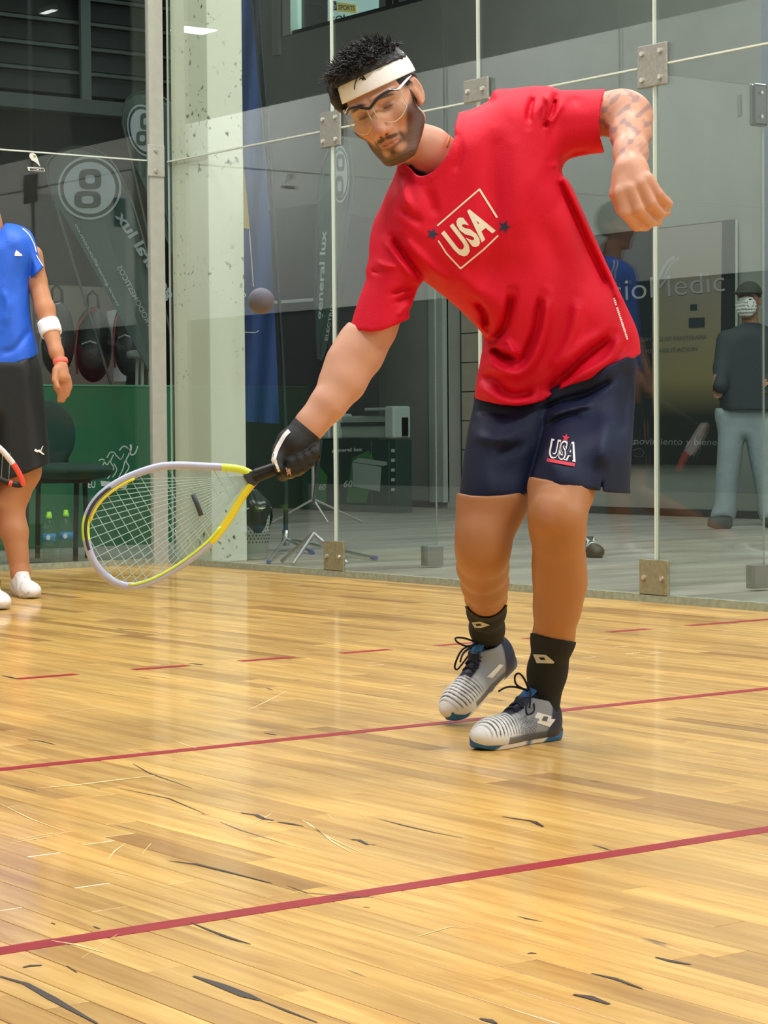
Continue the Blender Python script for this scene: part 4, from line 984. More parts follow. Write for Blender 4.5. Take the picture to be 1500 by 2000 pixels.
sole_out = [(-.142, 0), (-.136, .022), (-.115, .034), (-.07, .036), (-.02, .034), (.03, .042), (.08, .050), (.115, .043), (.142, .022), (.150, .0), (.144, -.022), (.115, -.040), (.07, -.044), (.02, -.036), (-.03, -.031), (-.08, -.033), (-.12, -.030), (-.137, -.018)]
def sole_sdf(q):
    x, y, z = q.T; poly = spline(sole_out, 4)
    U = q[:, :2].astype(float); d2 = seg_dist(U, poly) * np.where(inside(U, poly), -1, 1)
    top = .024 + .010 * np.clip((x - .10) / .05, 0, 1) + .012 * np.clip((-x - .09) / .05, 0, 1) + .004 * np.sin(x * 60)
    bot = .000 + .010 * np.clip((x - .10) / .05, 0, 1) ** 2
    d2 = d2 + .004 + .25 * np.clip(.014 - z, 0, .02); f = smax(d2, np.maximum(z - top, bot - z), .004); return f
UV_, UF_ = surface_nets(shoe_upper, (-.16, -.065, -.005), (.17, .065, .15), .0026)
SV_, SF_ = surface_nets(sole_sdf, (-.155, -.062, -.01), (.162, .062, .06), .0026)
def upper_col(V):
    x, y, z = V.T; c = np.tile(L3('868c95'), (len(V), 1))
    c = blend(c, np.clip((x - .015) / .06, 0, 1), L3('dededb'))
    rid = np.sin(x * 620 + 2.2 * np.sin(y * 60)); tm = np.clip((x - .030) / .02, 0, 1) * np.clip((.138 - x) / .02, 0, 1) * np.clip((z - .030) / .008, 0, 1)
    c = blend(c, np.clip((-rid - .25) * 2.5, 0, 1) * tm * .95, L3('26262e'))
    dots = (np.sin(x * 900 + z * 700) * np.sin(z * 900 - x * 300) > .25) * (np.abs(x - .01) < .030) * (np.abs(z - .045) < .020) * (y > 0)
    c = blend(c, dots * .85, L3('3a3e46'))
    c = blend(c, np.clip((-.062 - x - (z - .05) * .35) / .008, 0, 1), L3('1f2740'))
    c = blend(c, np.clip((z - .098 - .2 * np.clip(x + .06, 0, .1)) / .004, 0, 1) * (x < .0), L3('2b3450'))
    c = blend(c, np.clip((.031 - z) / .004, 0, 1) * (x < .085) * (x > -.13) * .8, L3('34373e'))
    tong = np.clip((.022 - np.abs(y)) / .004, 0, 1) * (x > -.055) * (x < .045) * (z > .045)
    return blend(c, tong, L3('141b33'))
def sole_col(V):
    x, y, z = V.T; c = np.tile(L3('eceae6'), (len(V), 1))
    c = blend(c, (z > .0165) * (x < .085), L3('343a46'))
    c = blend(c, np.clip((x - .098 + (z - .01) * 1.6) / .003, 0, 1), L3('23649c'))
    c = blend(c, np.clip((-.075 - x - (z - .02) * 1.2) / .004, 0, 1), L3('23649c'))
    c = blend(c, np.clip((-.072 - x - (z - .02) * 1.2) / .004, 0, 1) * (z > .020), L3('1a2440'))
    c = blend(c, (np.abs(x + .005) < .016) * (z < .019) * np.clip(1 - np.abs(x + .005) / .02, 0, 1) * 1.0, L3('23649c'))
    wdg = np.clip(1 - np.abs((x + .058) * .42 - (.030 - z) * -1 + .004) / .007, 0, 1) * (x < -.02) * (x > -.10); c = blend(c, wdg * 1.0, L3('eceae6'))
    return c
UPM = vcolmat('shoe_upper', .5, bump=.1, bscale=600); SOM = vcolmat('shoe_sole', .5)
LACE = mat('black_lace', '11142a', .8); BLUET = mat('blue_lining', '2f6fa8', .7)
def shoe(orgn, fwd, up, side, label):
    """orgn px+depth point under the middle of the sole; side +1: the outer side is the viewer's side"""
    fwd = fwd / np.linalg.norm(fwd); up = up - fwd * (up @ fwd); up /= np.linalg.norm(up); lat = np.cross(up, fwd) * side
    fx = lambda Q: .965 * np.asarray(Q, float) @ np.array([fwd, lat, up]) + orgn
    flip = np.linalg.det(np.array([fwd, lat, up])) < 0
    uo = np_obj('shoe', fx(UV_), UF_[:, ::-1] if flip else UF_, UPM, root, attr=upper_col(UV_), label=label)
    np_obj('sole', fx(SV_), SF_[:, ::-1] if flip else SF_, SOM, uo, attr=sole_col(SV_))
    tb = MB(); P_ = [(-.058, 0, .128), (-.045, 0, .122), (-.03, 0, .112), (-.01, 0, .102)]
    tb.tube([fx([p])[0] for p in P_], [.016, .019, .019, .016], 10, flat=.3, up=up); tb.build('tongue', BLUET, uo, smooth=True)
    lb = MB()
    for k in range(6):
        xx = .050 - k * .018; zz_ = .0655 + k * .0092; wv = .017 + .001 * k
        for sgn in (1, -1):
            lb.tube([fx([p])[0] for p in spline([(xx - .004, -sgn * wv, zz_ - .006), (xx + .002, -sgn * wv * .5, zz_ + .0015), (xx + .006, sgn * wv * .5, zz_ + .001), (xx + .010, sgn * wv, zz_ - .007)], 3, False)], .0038, 6)
    for pts in ([(-.040, 0, .119), (-.012, .010, .150), (.012, .016, .166), (.020, .010, .160), (.004, .0, .138), (-.034, .0, .121)],
                [(-.040, 0, .119), (-.010, .030, .118), (.020, .044, .090), (.016, .046, .074), (-.012, .040, .082), (-.036, .010, .114)],
                [(-.038, 0, .120), (.0, -.006, .132), (.030, -.008, .134), (.052, -.012, .126)], [(-.038, .004, .119), (-.01, .030, .108), (.004, .040, .088)]):
        lb.tube([fx([p])[0] for p in spline(pts, 5, False)], .0024, 6)
    lb.build('lace', LACE, uo, smooth=True)
    return uo, fx
A_ = on(1114, 1443, 2, 0.0); B_ = on(940, 1469, 2, 0.0)
fw1 = B_ - A_; fw1[2] = 0; mid = (A_ + B_) / 2
latt = np.array((fw1[1], -fw1[0], 0)); latt /= np.linalg.norm(latt)
s1, fx1 = shoe(mid - latt * .026 * (1 if latt @ CF < 0 else -1), fw1, np.array((0, 0, 1.)), 1, 'front shoe, white and grey with blue sole')
def wv(u, v, d): return at(u, v, d)
toe, heel = wv(884, 1410, 5.33), wv(1004, 1296, 5.50)
fw2 = toe - heel; upv = CR * -.55 + CU * .55 - CF * .62
s2, fx2 = shoe((toe + heel) / 2, fw2, upv, -1, 'back shoe on its toe, heel lifted')
SHL = mat('shoe_logo', 'd9dad6', .5)
bs1 = bvh_of(s1); bs2 = bvh_of(s2)
decal('shoe_logo', [[(1050, 1391), (1078, 1399), (1073, 1411), (1044, 1401)], [(1056, 1401), (1085, 1405), (1074, 1420), (1049, 1412)]], bs1, SHL, s1, sub=1)
decal('logo_centre', [[(1062, 1399), (1071, 1400), (1068, 1409), (1058, 1407)]], bs1, mat('shoe_logo_dark', '555a60', .5), s1, lift=.002, sub=0)
decal('shoe_logo', [[(951, 1322), (976, 1297), (984, 1299), (962, 1324)]], bs2, SHL, s2, sub=1)

# ================================================================ RACKET (held, a thing of its own)
rk = thing('racket', 'blue-grey and yellow racquetball racket held low by the gloved hand', 'racket', tuple(at(500, 925, 4.86)))
def rd(u): return 4.862 - (500 - u) * .00016
OUT = spline([(489, 925), (470, 917), (440, 913), (400, 911), (350, 909), (310, 912), (270, 924), (235, 940), (205, 960), (184, 982), (171, 1008), (167, 1035), (172, 1068), (184, 1098), (204, 1123), (228, 1139), (256, 1145), (290, 1138), (330, 1119), (368, 1094), (400, 1069), (425, 1044), (447, 1014), (466, 982), (483, 957), (497, 940)], 5, False)
FRAME = mat('racket_frame', 'b4b9d2', .35, coat=.4); YEL = mat('racket_yellow', 'e8d92a', .35, coat=.4); LIME = mat('racket_lime', 'd8ee4a', .35, coat=.4); RDK = mat('racket_dark', '3b3d45', .4)
fr = MB(); P3 = [at(u, v, rd(u)) for u, v in OUT]; n_ = len(P3)
b = MB(); b.tube(P3, .0088, 10, flat=.85, up=CF)
nf = 10
for s_ in range(n_ - 1):
    u, v = OUT[s_]
    mi = 0
    if s_ < 11: mi = 2
    elif u > 410 and v > 930: mi = 1
    elif u < 178 and 1005 < v < 1050: mi = 2
    for k in range(nf): b.m[s_ * nf + k] = mi
b.build('frame', [FRAME, YEL, LIME], rk, smooth=True)
b = MB().tube([at(u, v, rd(u) - .004) for u, v in OUT[38:62]], .0045, 8); b.build('bumper_guard', RDK, rk, smooth=True)
MB().tube([at(u + (7 if u < 300 else 0), v + 5, rd(u) - .006) for u, v in OUT[32:52]], .003, 6).build('inner_trim', YEL, rk, smooth=True)
MB().tube([at(u - 4, v - 3, rd(u) - .007) for u, v in OUT[80:108]], .003, 6).build('inner_trim', LIME, rk, smooth=True)
def px_prism(poly, d, th, name, m, parent):
    b = MB(); n = len(poly); vs = [at(u, v, d - th / 2) for u, v in poly] + [at(u, v, d + th / 2) for u, v in poly]
    b.add(vs, [tuple(range(n)), tuple(range(2 * n - 1, n - 1, -1))] + [(i, n + i, n + (i + 1) % n, (i + 1) % n) for i in range(n)])
    return b.build(name, m, parent)
bev(px_prism([(474, 928), (490, 919), (503, 921), (507, 942), (497, 950), (484, 944)], rd(490), .016, 'throat', RDK, rk), .003)
bev(px_prism([(490, 918), (537, 903), (545, 925), (499, 944)], 4.862, .026, 'grip_collar', BLACK, rk), .008, 3)
MB().tube([at(495, 931, 4.862), at(545, 912, 4.862), at(600, 893, 4.87), at(622, 885, 4.872)], [.0145, .0135, .0135, .015], 8).build('grip', mat('grip_tape', '18191b', .8, bump=.4), rk)
STR = mat('string', 'a9c6c8', .35)
def clip_line(p, dr):
    hits = []; P = np.vstack([OUT, OUT[:1]])
    for a, c_ in zip(P[:-1], P[1:]):
        e = c_ - a; den = dr[0] * e[1] - dr[1] * e[0]
        if abs(den) < 1e-9: continue
        t = ((a[0] - p[0]) * e[1] - (a[1] - p[1]) * e[0]) / den; s_ = ((a[0] - p[0]) * dr[1] - (a[1] - p[1]) * dr[0]) / den
        if 0 <= s_ < 1: hits.append(t)
    return (min(hits), max(hits)) if len(hits) > 1 else None
for k in range(19):       # mains fan out from the throat
    tgt = OUT[34 + int(k * 3.0)] if 34 + int(k * 3.0) < n_ else OUT[-1]
    src = np.array((486 - .9 * abs(k - 9), 934 + (k - 9) * .9)); src = np.array((484, 930 + k * .7))
    MB().cyl(at(*src, rd(src[0])), at(*tgt, rd(tgt[0])), .0009, n=5).build('string', STR, rk)
ax_ = np.array((300., -180.)); ax_ /= np.linalg.norm(ax_); pr_ = np.array((-ax_[1], ax_[0]))
for k in range(17):
    p = np.array((195., 1110.)) + ax_ * (12 + k * 18.5); c_ = clip_line(p, pr_)
    if c_:
        a, e = p + pr_ * c_[0], p + pr_ * c_[1]; MB().cyl(at(*a, rd(a[0]) + .0015), at(*e, rd(e[0]) + .0015), .0009, n=5).build('string', STR, rk)
MB().tube([at(377, 966, rd(380) - .006), at(385, 985, rd(380) - .006), at(393, 1007, rd(380) - .006)], .0055, 8).build('string_damper', mat('damper', '3b444a', .5), rk, smooth=True)
# ball
ball = MB(); ball.lathe(at(510, 588, 4.85) - np.array((0, 0, .0288)), [(.0285 * math.sin(a) + 1e-4, .0288 - .0285 * math.cos(a)) for a in np.linspace(0, math.pi, 17)], 28)
tag(ball.build('racquetball', mat('grey_rubber', '63636e', .75), smooth=True), 'small grey rubber ball in mid-air left of the player', 'ball')
# ================================================================ OTHER PEOPLE
def tubepts(b, P, r, n=8, **k): return b.tube(P, r, n, **k)
# --- player in blue, half out of the frame
p2 = thing('person', 'standing player in blue shirt and black shorts at the left edge', 'person', tuple(at(0, 1150, 9.85) * (1, 1, 0)))
D2 = 9.80
HC2 = V3(-44, 362, D2 - .03); HM2 = rotm(math.radians(25), math.radians(6), 0)
def face_cols(V, hc, M, base, hairc):
    q = (V - hc) @ M; sx = np.abs(q[:, 0]); y, z = q[:, 1], q[:, 2]; c = np.tile(base, (len(V), 1)); near = (np.abs(q) < .15).all(1)
    c = blend(c, near * np.clip(1.4 - (((sx - .031) / .021) ** 2 + ((y - .029) / .007) ** 2), 0, 1) * (z > .04), hairc)
    c = blend(c, near * np.clip(1.4 - (((sx - .031) / .013) ** 2 + ((y - .003) / .006) ** 2), 0, 1) * (z > .06), L3('30201a'))
    return blend(c, near * np.clip(1.3 - ((sx / .024) ** 2 + ((y + .067) / .009) ** 2), 0, 1) * (z > .07), L3('a0685c'))
def hair_cap(hc, M, nm, m, parent, h=.006):
    f = lambda q: smax(smax(smin(ell(q, (0, .060, -.012), (.084, .082, .103)), ell(q, (0, .025, -.03), (.080, .09, .095)), .02) - .002 * nz3(q, 130), (q[:, 2] * .9 - (q[:, 1] - .035) * 1.1 - .035), .006), -(q[:, 1] + .05), .006)
    v, ff = surface_nets(f, (-.11, -.08, -.15), (.11, .17, .12), h)
    return np_obj(nm, to_world(v @ M.T + hc), ff, m, parent)
tpA = on(64, 1170, 2, 0); hlA = on(-22, 1148, 2, 0); fwA = tpA - hlA; fwA = fwA / np.linalg.norm(fwA); tpB = on(4, 1192, 2, 0)
def view_of(W): q = np.asarray(W) - CP; return np.array((q @ CR, q @ CU, -(q @ CF)), np.float32)
ankA = tpA - fwA * (.148 + .058); ankB = tpB - fwA * (.148 + .058)
def shank(P, u, v, d, r, ank):
    a = V3(u, v, d); b_ = view_of(ank + np.array((0, 0, .10))); c_ = view_of(ank + np.array((0, 0, .05))); m_ = a * .6 + b_ * .4
    return smin(smin(cone(P, a, m_, r, r * .98), cone(P, m_, b_, r * .98, .040), .02), cone(P, b_, c_, .040, .038), .02)
def body2(P):
    f = chain(P, [(62, 500, D2, 22), (72, 550, D2, 19), (88, 605, D2 - .05, 19), (97, 640, D2 - .08, 18), (110, 688, D2 - .14, 13), (118, 710, D2 - .16, 11)], .02)
    f = smin(f, chain(P, [(119, 718, D2 - .17, 14), (122, 738, D2 - .18, 15)], .01), .012)
    for g_ in ([(112, 735, 6.5), (109, 756, 5.5), (117, 771, 4.8)], [(120, 742, 7), (119, 766, 5.6), (116, 782, 5)], [(127, 742, 7), (129, 764, 6), (123, 782, 5)], [(133, 738, 6.5), (136, 756, 5.6), (131, 772, 5)]):
        f = smin(f, chain(P, [(u, v, D2 - .18, r) for u, v, r in g_], .003), .005)
    f = smin(f, chain(P, [(110, 722, D2 - .2, 8), (107, 742, D2 - .22, 6.5), (113, 757, D2 - .23, 5.5)], .004), .008)
    for sx_ in (0, 1):
        L = [(48, 840, 40), (42, 920, 37), (26, 965, 31), (20, 985, 29)] if not sx_ else [(-75, 840, 40), (-80, 930, 37), (-80, 975, 31), (-80, 990, 29)]
        f = smin(f, chain(P, [(u, v, D2 + (.0 if not sx_ else -.05), r) for u, v, r in L], .02), .004)
        f = smin(f, shank(P, L[-1][0], L[-1][1], D2, .060, ankA if not sx_ else ankB), .02)
    f = smin(f, chain(P, [(-92, 500, D2, 22), (-108, 560, D2, 19), (-118, 640, D2 - .08, 17), (-112, 715, D2 - .14, 12), (-108, 760, D2 - .16, 14)], .02), .004)
    f = smin(f, chain(P, [(-18, 455, D2, 27), (-26, 415, D2 - .01, 25)], .02), .01)
    return smin(f, head_sdf((P - HC2) @ HM2), .015)
m_ = seg(body2, [(-140, 330, D2), (150, 1150, D2 + .25), (0, 1190, D2 - .45)], .18, .007)
B2 = (-240, 300, 200, 1000)
np_obj('body', to_world(m_[0]), m_[1], SKIN, p2, attr=face_cols(m_[0], HC2, HM2, L3('b9805a'), L3('1a1412')))
hair_cap(HC2, HM2, 'hair', HAIR, p2)
BLUE = mat('blue_jersey', '1f62dc', .55, bump=.1, bscale=150)
Db = poly_raster(B2, [(-18, 452), (10, 436), (45, 444), (62, 462), (66, 500), (58, 545), (59, 600), (64, 640), (76, 692), (78, 760), (-112, 760), (-108, 692), (-98, 600), (-94, 545), (-100, 500), (-94, 462), (-78, 444), (-46, 436)])
Ds = poly_raster(B2, [(20, 442), (45, 444), (62, 456), (73, 484), (79, 505), (86, 521), (92, 545), (62, 560), (55, 520), (40, 490)])
Ds2 = poly_raster(B2, [(-56, 442), (-80, 444), (-98, 456), (-109, 484), (-115, 505), (-122, 521), (-128, 545), (-98, 560), (-91, 520), (-76, 490)])
hb = poly_raster(B2, [(-240, 300), (-240, 690), (-112, 695), (-60, 712), (-18, 716), (30, 709), (60, 700), (77, 690), (200, 660), (200, 300)], 0)
cb_ = poly_raster(B2, [(-240, 300), (-240, 500), (-124, 523), (-98, 546), (0, 600), (59, 547), (86, 521), (200, 470), (200, 300)], 0)
cl_ = poly_raster(B2, [(-46, 420), (-40, 446), (-18, 456), (4, 446), (8, 420)], 3)
Fb = fold_raster(B2, [([(5, 560), (15, 600), (5, 640)], 8, .008), ([(20, 460), (30, 520), (20, 600)], 12, -.006), ([(0, 690), (30, 680), (60, 640)], 6, -.008)])
def shirt2(P):
    t_ = smax(inflate(P, Db, lambda u, v: D2, .10, .13, Fb), cutf(P, hb), .002)
    s_ = smin(inflate(P, Ds, lambda u, v: D2 - .01, .055, .07), inflate(P, Ds2, lambda u, v: D2 - .01, .055, .07), .01); s_ = smax(s_, cutf(P, cb_), .002)
    u, v, d = UV(P); return smax(smin(t_, s_, .012), cl_(u, v) * d / FPX, .003)
lo, hi = bbox([(-140, 420, D2), (100, 730, D2)], .03); lo[2] = -D2 - .17; hi[2] = -D2 + .17
v_, f_ = surface_nets(shirt2, lo, hi, .0065); so2 = np_obj('shirt', to_world(v_), f_, BLUE, p2); bs_ = bvh_of(so2)
decal('sleeve_piping', ribbon([(44, 446), (56, 457), (66, 475), (71, 492)], 2, 2) + ribbon([(71, 498), (78, 510), (86, 522)], 2, 2), bs_, PWHITE, so2, lift=.004)
decal('chest_logo', [[(32, 488), (43, 497), (43.5, 500), (28.5, 500), (29, 494)]], bs_, PWHITE, so2, lift=.004)
BLK = mat('black_shorts', '0e1213', .6, bump=.1, bscale=150)
Dk = poly_raster(B2, [(-60, 680), (50, 680), (76, 705), (85, 760), (91, 830), (97, 900), (98, 940), (-14, 985), (-20, 900), (-22, 830), (-30, 900), (-60, 975), (-140, 940), (-130, 800), (-112, 700)])
hk = poly_raster(B2, [(-240, 600), (-240, 925), (-100, 945), (-30, 950), (0, 941), (45, 927), (97, 905), (200, 870), (200, 600)], 0)
lo, hi = bbox([(-150, 680, D2), (110, 960, D2)], .03); lo[2] = -D2 - .17; hi[2] = -D2 + .17
v_, f_ = surface_nets(lambda P: smax(inflate(P, Dk, lambda u, v: D2, .09, .135, fold_raster(B2, [])) if 0 else inflate(P, Dk, lambda u, v: D2 + 0 * u, .09, .135), cutf(P, hk), .002), lo, hi, .0065)
ko = np_obj('shorts', to_world(v_), f_, BLK, p2); bk_ = bvh_of(ko)
decal('shorts_logo', ribbon([(68, 878), (72, 881), (78, 880)], 5, 4) + ribbon([(76, 880), (81, 884), (86, 888)], 4.5, 2) + ribbon([(80, 880), (82, 875), (84, 871)], 2, 1.5), bk_, PWHITE, ko, lift=.005)
def ring2(name, a, b_, r, m):
    A1, B1 = at(*a), at(*b_); t = (B1 - A1); n_ = 7
    prof = [(r + .0025 * math.sin(i / (n_ - 1) * math.pi) , i / (n_ - 1) * np.linalg.norm(t)) for i in range(n_)]
    return MB().lathe(A1, prof, 20, ax=t / np.linalg.norm(t)).build(name, m, p2, smooth=True)
ring2('wristband', (93, 628, D2 - .07), (101, 653, D2 - .09), .0465, BAND_M)
ring2('bracelet', (117, 702, D2 - .155), (119, 711, D2 - .16), .031, mat('coral_band', 'ef6a58', .5))
WS = vcolmat('white_shoe', .5, bump=.1, bscale=300)
def shoe2(org, fwd, up, lab):
    fwd = fwd / np.linalg.norm(fwd); up = up - fwd * (up @ fwd); up /= np.linalg.norm(up); lat = np.cross(up, fwd)
    fx = lambda Q: np.asarray(Q, float) @ np.array([fwd, lat, up]) + org
    x, y, z = UV_.T; c = np.tile(L3('e4dfdc'), (len(UV_), 1)); c = blend(c, (np.sin(x * 90 + z * 120) > .5) * (np.abs(y) > .02) * .45, L3('aea4a0'))
    u_ = np_obj('shoe', fx(UV_), UF_, WS, p2, attr=c); x, y, z = SV_.T; c = np.tile(L3('e6e2de'), (len(SV_), 1)); c = blend(c, (x > .09) * .7, L3('9a9a88'))
    np_obj('sole', fx(SV_), SF_, SOM, u_, attr=c); lb = MB()
    for k in range(5): xx = .045 - k * .018; lb.tube([fx([p])[0] for p in [(xx, -.018, .062 + k * .008), (xx + .004, 0, .070 + k * .008), (xx + .008, .018, .062 + k * .008)]], .003, 5)
    lb.build('lace', mat('grey_lace', '9a9aa0', .7), u_)
tp = on(64, 1170, 2, 0); hl = on(-22, 1148, 2, 0); fw_ = tp - hl; fw_ = fw_ / np.linalg.norm(fw_)
shoe2(tp - fw_ * .148, fw_, np.array((0, 0, 1.)), 'r')
tp = on(4, 1192, 2, 0); shoe2(tp - fw_ * .148, fw_, np.array((0, 0, 1.)), 'l')
# his racket, tip in view
rk2 = thing('racket', 'white, red and black racket tip in front of the blue-shirted player', 'racket', tuple(at(0, 925, 9.4)))
o2 = spline([(-120, 850), (-70, 838), (-10, 868), (25, 905), (43, 938), (38, 947), (10, 940), (-40, 915), (-100, 880)], 5)
b = MB().tube([at(u, v, 9.4 + (v - 900) * .001) for u, v in o2], .013, 8, closed=True)
b.m = [1 if (20 < o2[i // 8][0] and o2[i // 8][1] < 945) else (2 if o2[i // 8][1] > 915 else 0) for i in range(len(b.f))]
b.build('frame', [mat('pearl_white', 'e9dfe2', .35), mat('coral_red', 'f0584a', .35), BLACK], rk2, smooth=True)
for k in range(9): MB().cyl(at(-100 + k * 15, 852 + k * 4, 9.33), at(-95 + k * 14, 890 + k * 6, 9.38), .0009, n=4).build('string', STR, rk2)
MB().tube([at(-118, 866, 9.38), at(-165, 850, 9.38), at(-118, 772, 9.62)], .016, 8).build('grip', BLACK, rk2)

# --- man with the face mask beyond the glass
D3 = 15.97
p3_ = thing('person', 'man in cap and white face mask behind the glass at right', 'person', tuple(at(1450, 1027, D3) * (1, 1, 0) + np.array((0, 0, ZH))))
HC3 = V3(1462, 588, D3); HM3 = rotm(math.radians(-24), math.radians(4), 0)
def body3(P):
    hc = V3(1462, 590, D3)
    f = head_sdf((P - HC3) @ HM3 * .96) ; f = smin(f, chain(P, [(1464, 610, D3 + .01, 16), (1466, 645, D3 + .02, 17)], .01), .02)
    f = smin(f, chain(P, [(1418, 700, D3 - .05, 13), (1404, 740, D3 - .12, 12), (1402, 768, D3 - .16, 10)], .01), .02)
    for k in range(4): f = smin(f, chain(P, [(1397 + k * 4, 772, D3 - .17, 3.2), (1394 + k * 4.4, 788, D3 - .18, 2.6)], .002), .004)
    f = smin(f, chain(P, [(1502, 735, D3 - .1, 10), (1498, 760, D3 - .13, 9)], .01), .01)
    for k in range(4): f = smin(f, chain(P, [(1498, 742 + k * 7, D3 - .14, 3.2), (1488, 745 + k * 7, D3 - .15, 2.6)], .002), .004)
    return f
m_ = seg(body3, [(1380, 540, D3), (1530, 800, D3)], .15, .0085)
np_obj('body', to_world(m_[0]), m_[1], SKIN, p3_, attr=face_cols(m_[0], HC3, HM3, L3('9c735c'), L3('201a18')))
hair_cap(HC3, HM3, 'hair', HAIR, p3_, .009)
B3 = (1340, 520, 1600, 1060)
Dj = poly_raster(B3, [(1466, 628), (1440, 636), (1412, 655), (1402, 690), (1398, 730), (1400, 760), (1408, 800), (1408, 830), (1525, 830), (1526, 740), (1534, 700), (1526, 660), (1500, 638)])
cj = poly_raster(B3, [(1340, 520), (1340, 799), (1600, 803), (1600, 520)], 0)
SL = mat('slate_sweater', '2e3a40', .8, bump=.3, bscale=60)
def gar(D, cut, A, B_, zc, nm, m, st=.009, extra=None):
    lo, hi = bbox([(1370, 540, D3), (1560, 1050, D3)], .03); lo[2] = -D3 - .3; hi[2] = -D3 + .3
    def f(P):
        g_ = smax(inflate(P, D, zc, A, B_), cutf(P, cut), .002); return smin(g_, extra(P), .02) if extra else g_
    v_, f_ = surface_nets(f, lo, hi, st); return np_obj(nm, to_world(v_), f_, m, p3_)
gar(Dj, cj, .11, .14, lambda u, v: D3 + 0 * u, 'sweater', SL, extra=lambda P: smin(chain(P, [(1420, 665, D3 - .02, 21), (1411, 720, D3 - .08, 18), (1408, 752, D3 - .14, 15)], .02), chain(P, [(1520, 665, D3, 21), (1524, 715, D3 - .05, 18), (1506, 742, D3 - .11, 14)], .02), .01))
JE = mat('pale_jeans', '8d9aa0', .8, noise=.1, nscale=12, bump=.5, bscale=35)
Dp = poly_raster(B3, [(1405, 790), (1402, 850), (1400, 900), (1396, 950), (1394, 985), (1390, 1012), (1434, 1014), (1440, 960), (1448, 900), (1455, 860), (1464, 900), (1476, 960), (1486, 1016), (1528, 1018), (1530, 940), (1528, 850), (1524, 790)])
gar(Dp, poly_raster(B3, [(1340, 797), (1600, 797), (1600, 1060), (1340, 1060)], 0), .085, .10, lambda u, v: D3 + .02 + 0 * u, 'jeans', JE)
for (a, c_) in (((1385, 1021), (1425, 1020)), ((1492, 1021), (1530, 1021))):
    A1 = on(*a, 2, ZH + .045); t = on(*c_, 2, ZH + .045)
    MB().tube([A1, A1 * .7 + t * .3, A1 * .3 + t * .7, t], [.03, .042, .05, .045], 10).build('shoe', mat('dark_shoe', '23282b', .6), p3_, smooth=True)
CAP = mat('olive_cap', '3c4238', .85)
hc3 = V3(1463, 578, D3)
def cap_sdf(P):
    f = smax(ell(P, hc3, (.098, .105, .112)), (hc3[1] + .01) - P[:, 1], .006)
    return smin(f, smax(ell(P, hc3 + (-.05, .012, .10), (.085, .010, .07)), -f, .001), .006)
v_, f_ = surface_nets(cap_sdf, hc3 - np.array((.16, .06, .14), np.float32), hc3 + np.array((.14, .14, .2), np.float32), .007)
np_obj('cap', to_world(v_), f_, CAP, p3_)
def mask_sdf(P):
    c_ = V3(1455, 601, D3); return smax(np.abs(ell(P, V3(1460, 596, D3), (.092, .115, .125))) - .003, ell(P, c_ + (-.01, 0, .1), (.078, .078, .13)), .004) + .0012 * np.sin(P[:, 1] * 260)
v_, f_ = surface_nets(mask_sdf, V3(1455, 601, D3) - np.array((.15, .12, .05), np.float32), V3(1455, 601, D3) + np.array((.14, .12, .2), np.float32), .006)
mk = np_obj('face_mask', to_world(v_), f_, mat('mask_white', 'dfe3e2', .8), p3_)

# ================================================================ THINGS BEHIND THE GLASS
GRN = mat('green_board', '005c38', .6); LW_ = mat('line_white', 'c9d6cf', .6)
def plane_px(pts, ax, val): return [on(u, v, ax, val) for u, v in pts]
# green barrier board
gy = 1.6
gb = thing('barrier_board', 'green advertising board with white runner figures behind the back glass', 'board', tuple(on(200, 1080, 1, gy) * (1, 1, 0) + np.array((0, 0, ZH))))
xr = on(309, 900, 1, gy)[0] + .12; ztop = on(300, 754, 1, gy)[2]
bev(MB().box((xr - 3.0, gy, ZH), (xr, gy + .035, ztop)).build('panel', GRN, gb), .004)
MB().box((xr - 3.0, gy - .006, ztop - .004), (xr, gy + .041, ztop + .006)).build('top_rail', mat('green_rail', '3f8a68', .5), gb)
def gdraw(strokes, nm, m=LW_, lift=.003):
    b = MB()
    for pts, w0, w1 in strokes:
        for q_ in ribbon(pts, w0, w1):
            b.add([on(p[0], p[1], 1, gy - lift) for p in q_], [(0, 1, 2, 3)])
    return b.build(nm, m, gb)
gdraw([([(233, 880), (240, 872), (248, 874), (252, 886), (246, 900), (252, 912), (244, 926), (236, 936)], 2.5, 2.2), ([(250, 876), (256, 888), (264, 885), (269, 871)], 4, 2), ([(255, 868), (256, 876), (254, 882)], 4.5, 3), ([(244, 900), (240, 916), (232, 932)], 2.4, 2),
       ([(209, 894), (215, 884), (223, 884), (228, 892)], 2, 2), ([(222, 888), (216, 902), (222, 915), (210, 935)], 2, 2), ([(222, 905), (228, 918), (220, 932)], 2, 2), ([(228, 890), (236, 897), (242, 886)], 2, 1.5),
       ([(193, 900), (198, 897), (204, 900), (200, 912), (205, 922), (199, 932)], 2.2, 1.8), ([(203, 900), (209, 908), (214, 900)], 2.6, 1.6), ([(200, 916), (194, 930)], 1.8, 1.6)], 'runner_figures')
b = MB()
for q_ in [[(196, 939), (250, 944), (246, 955), (198, 949)]]: b.add([on(p[0], p[1], 1, gy - .003) for p in q_], [(0, 1, 2, 3)])
b.build('caption_bar', LW_, gb)
b = MB()
for q_ in text_quad('SEU', (166, 953), (20, 0), (0, -13), .02): b.add([on(p[0], p[1], 1, gy - .003) for p in q_], [tuple(range(len(q_)))])
b.build('caption', LW_, gb)
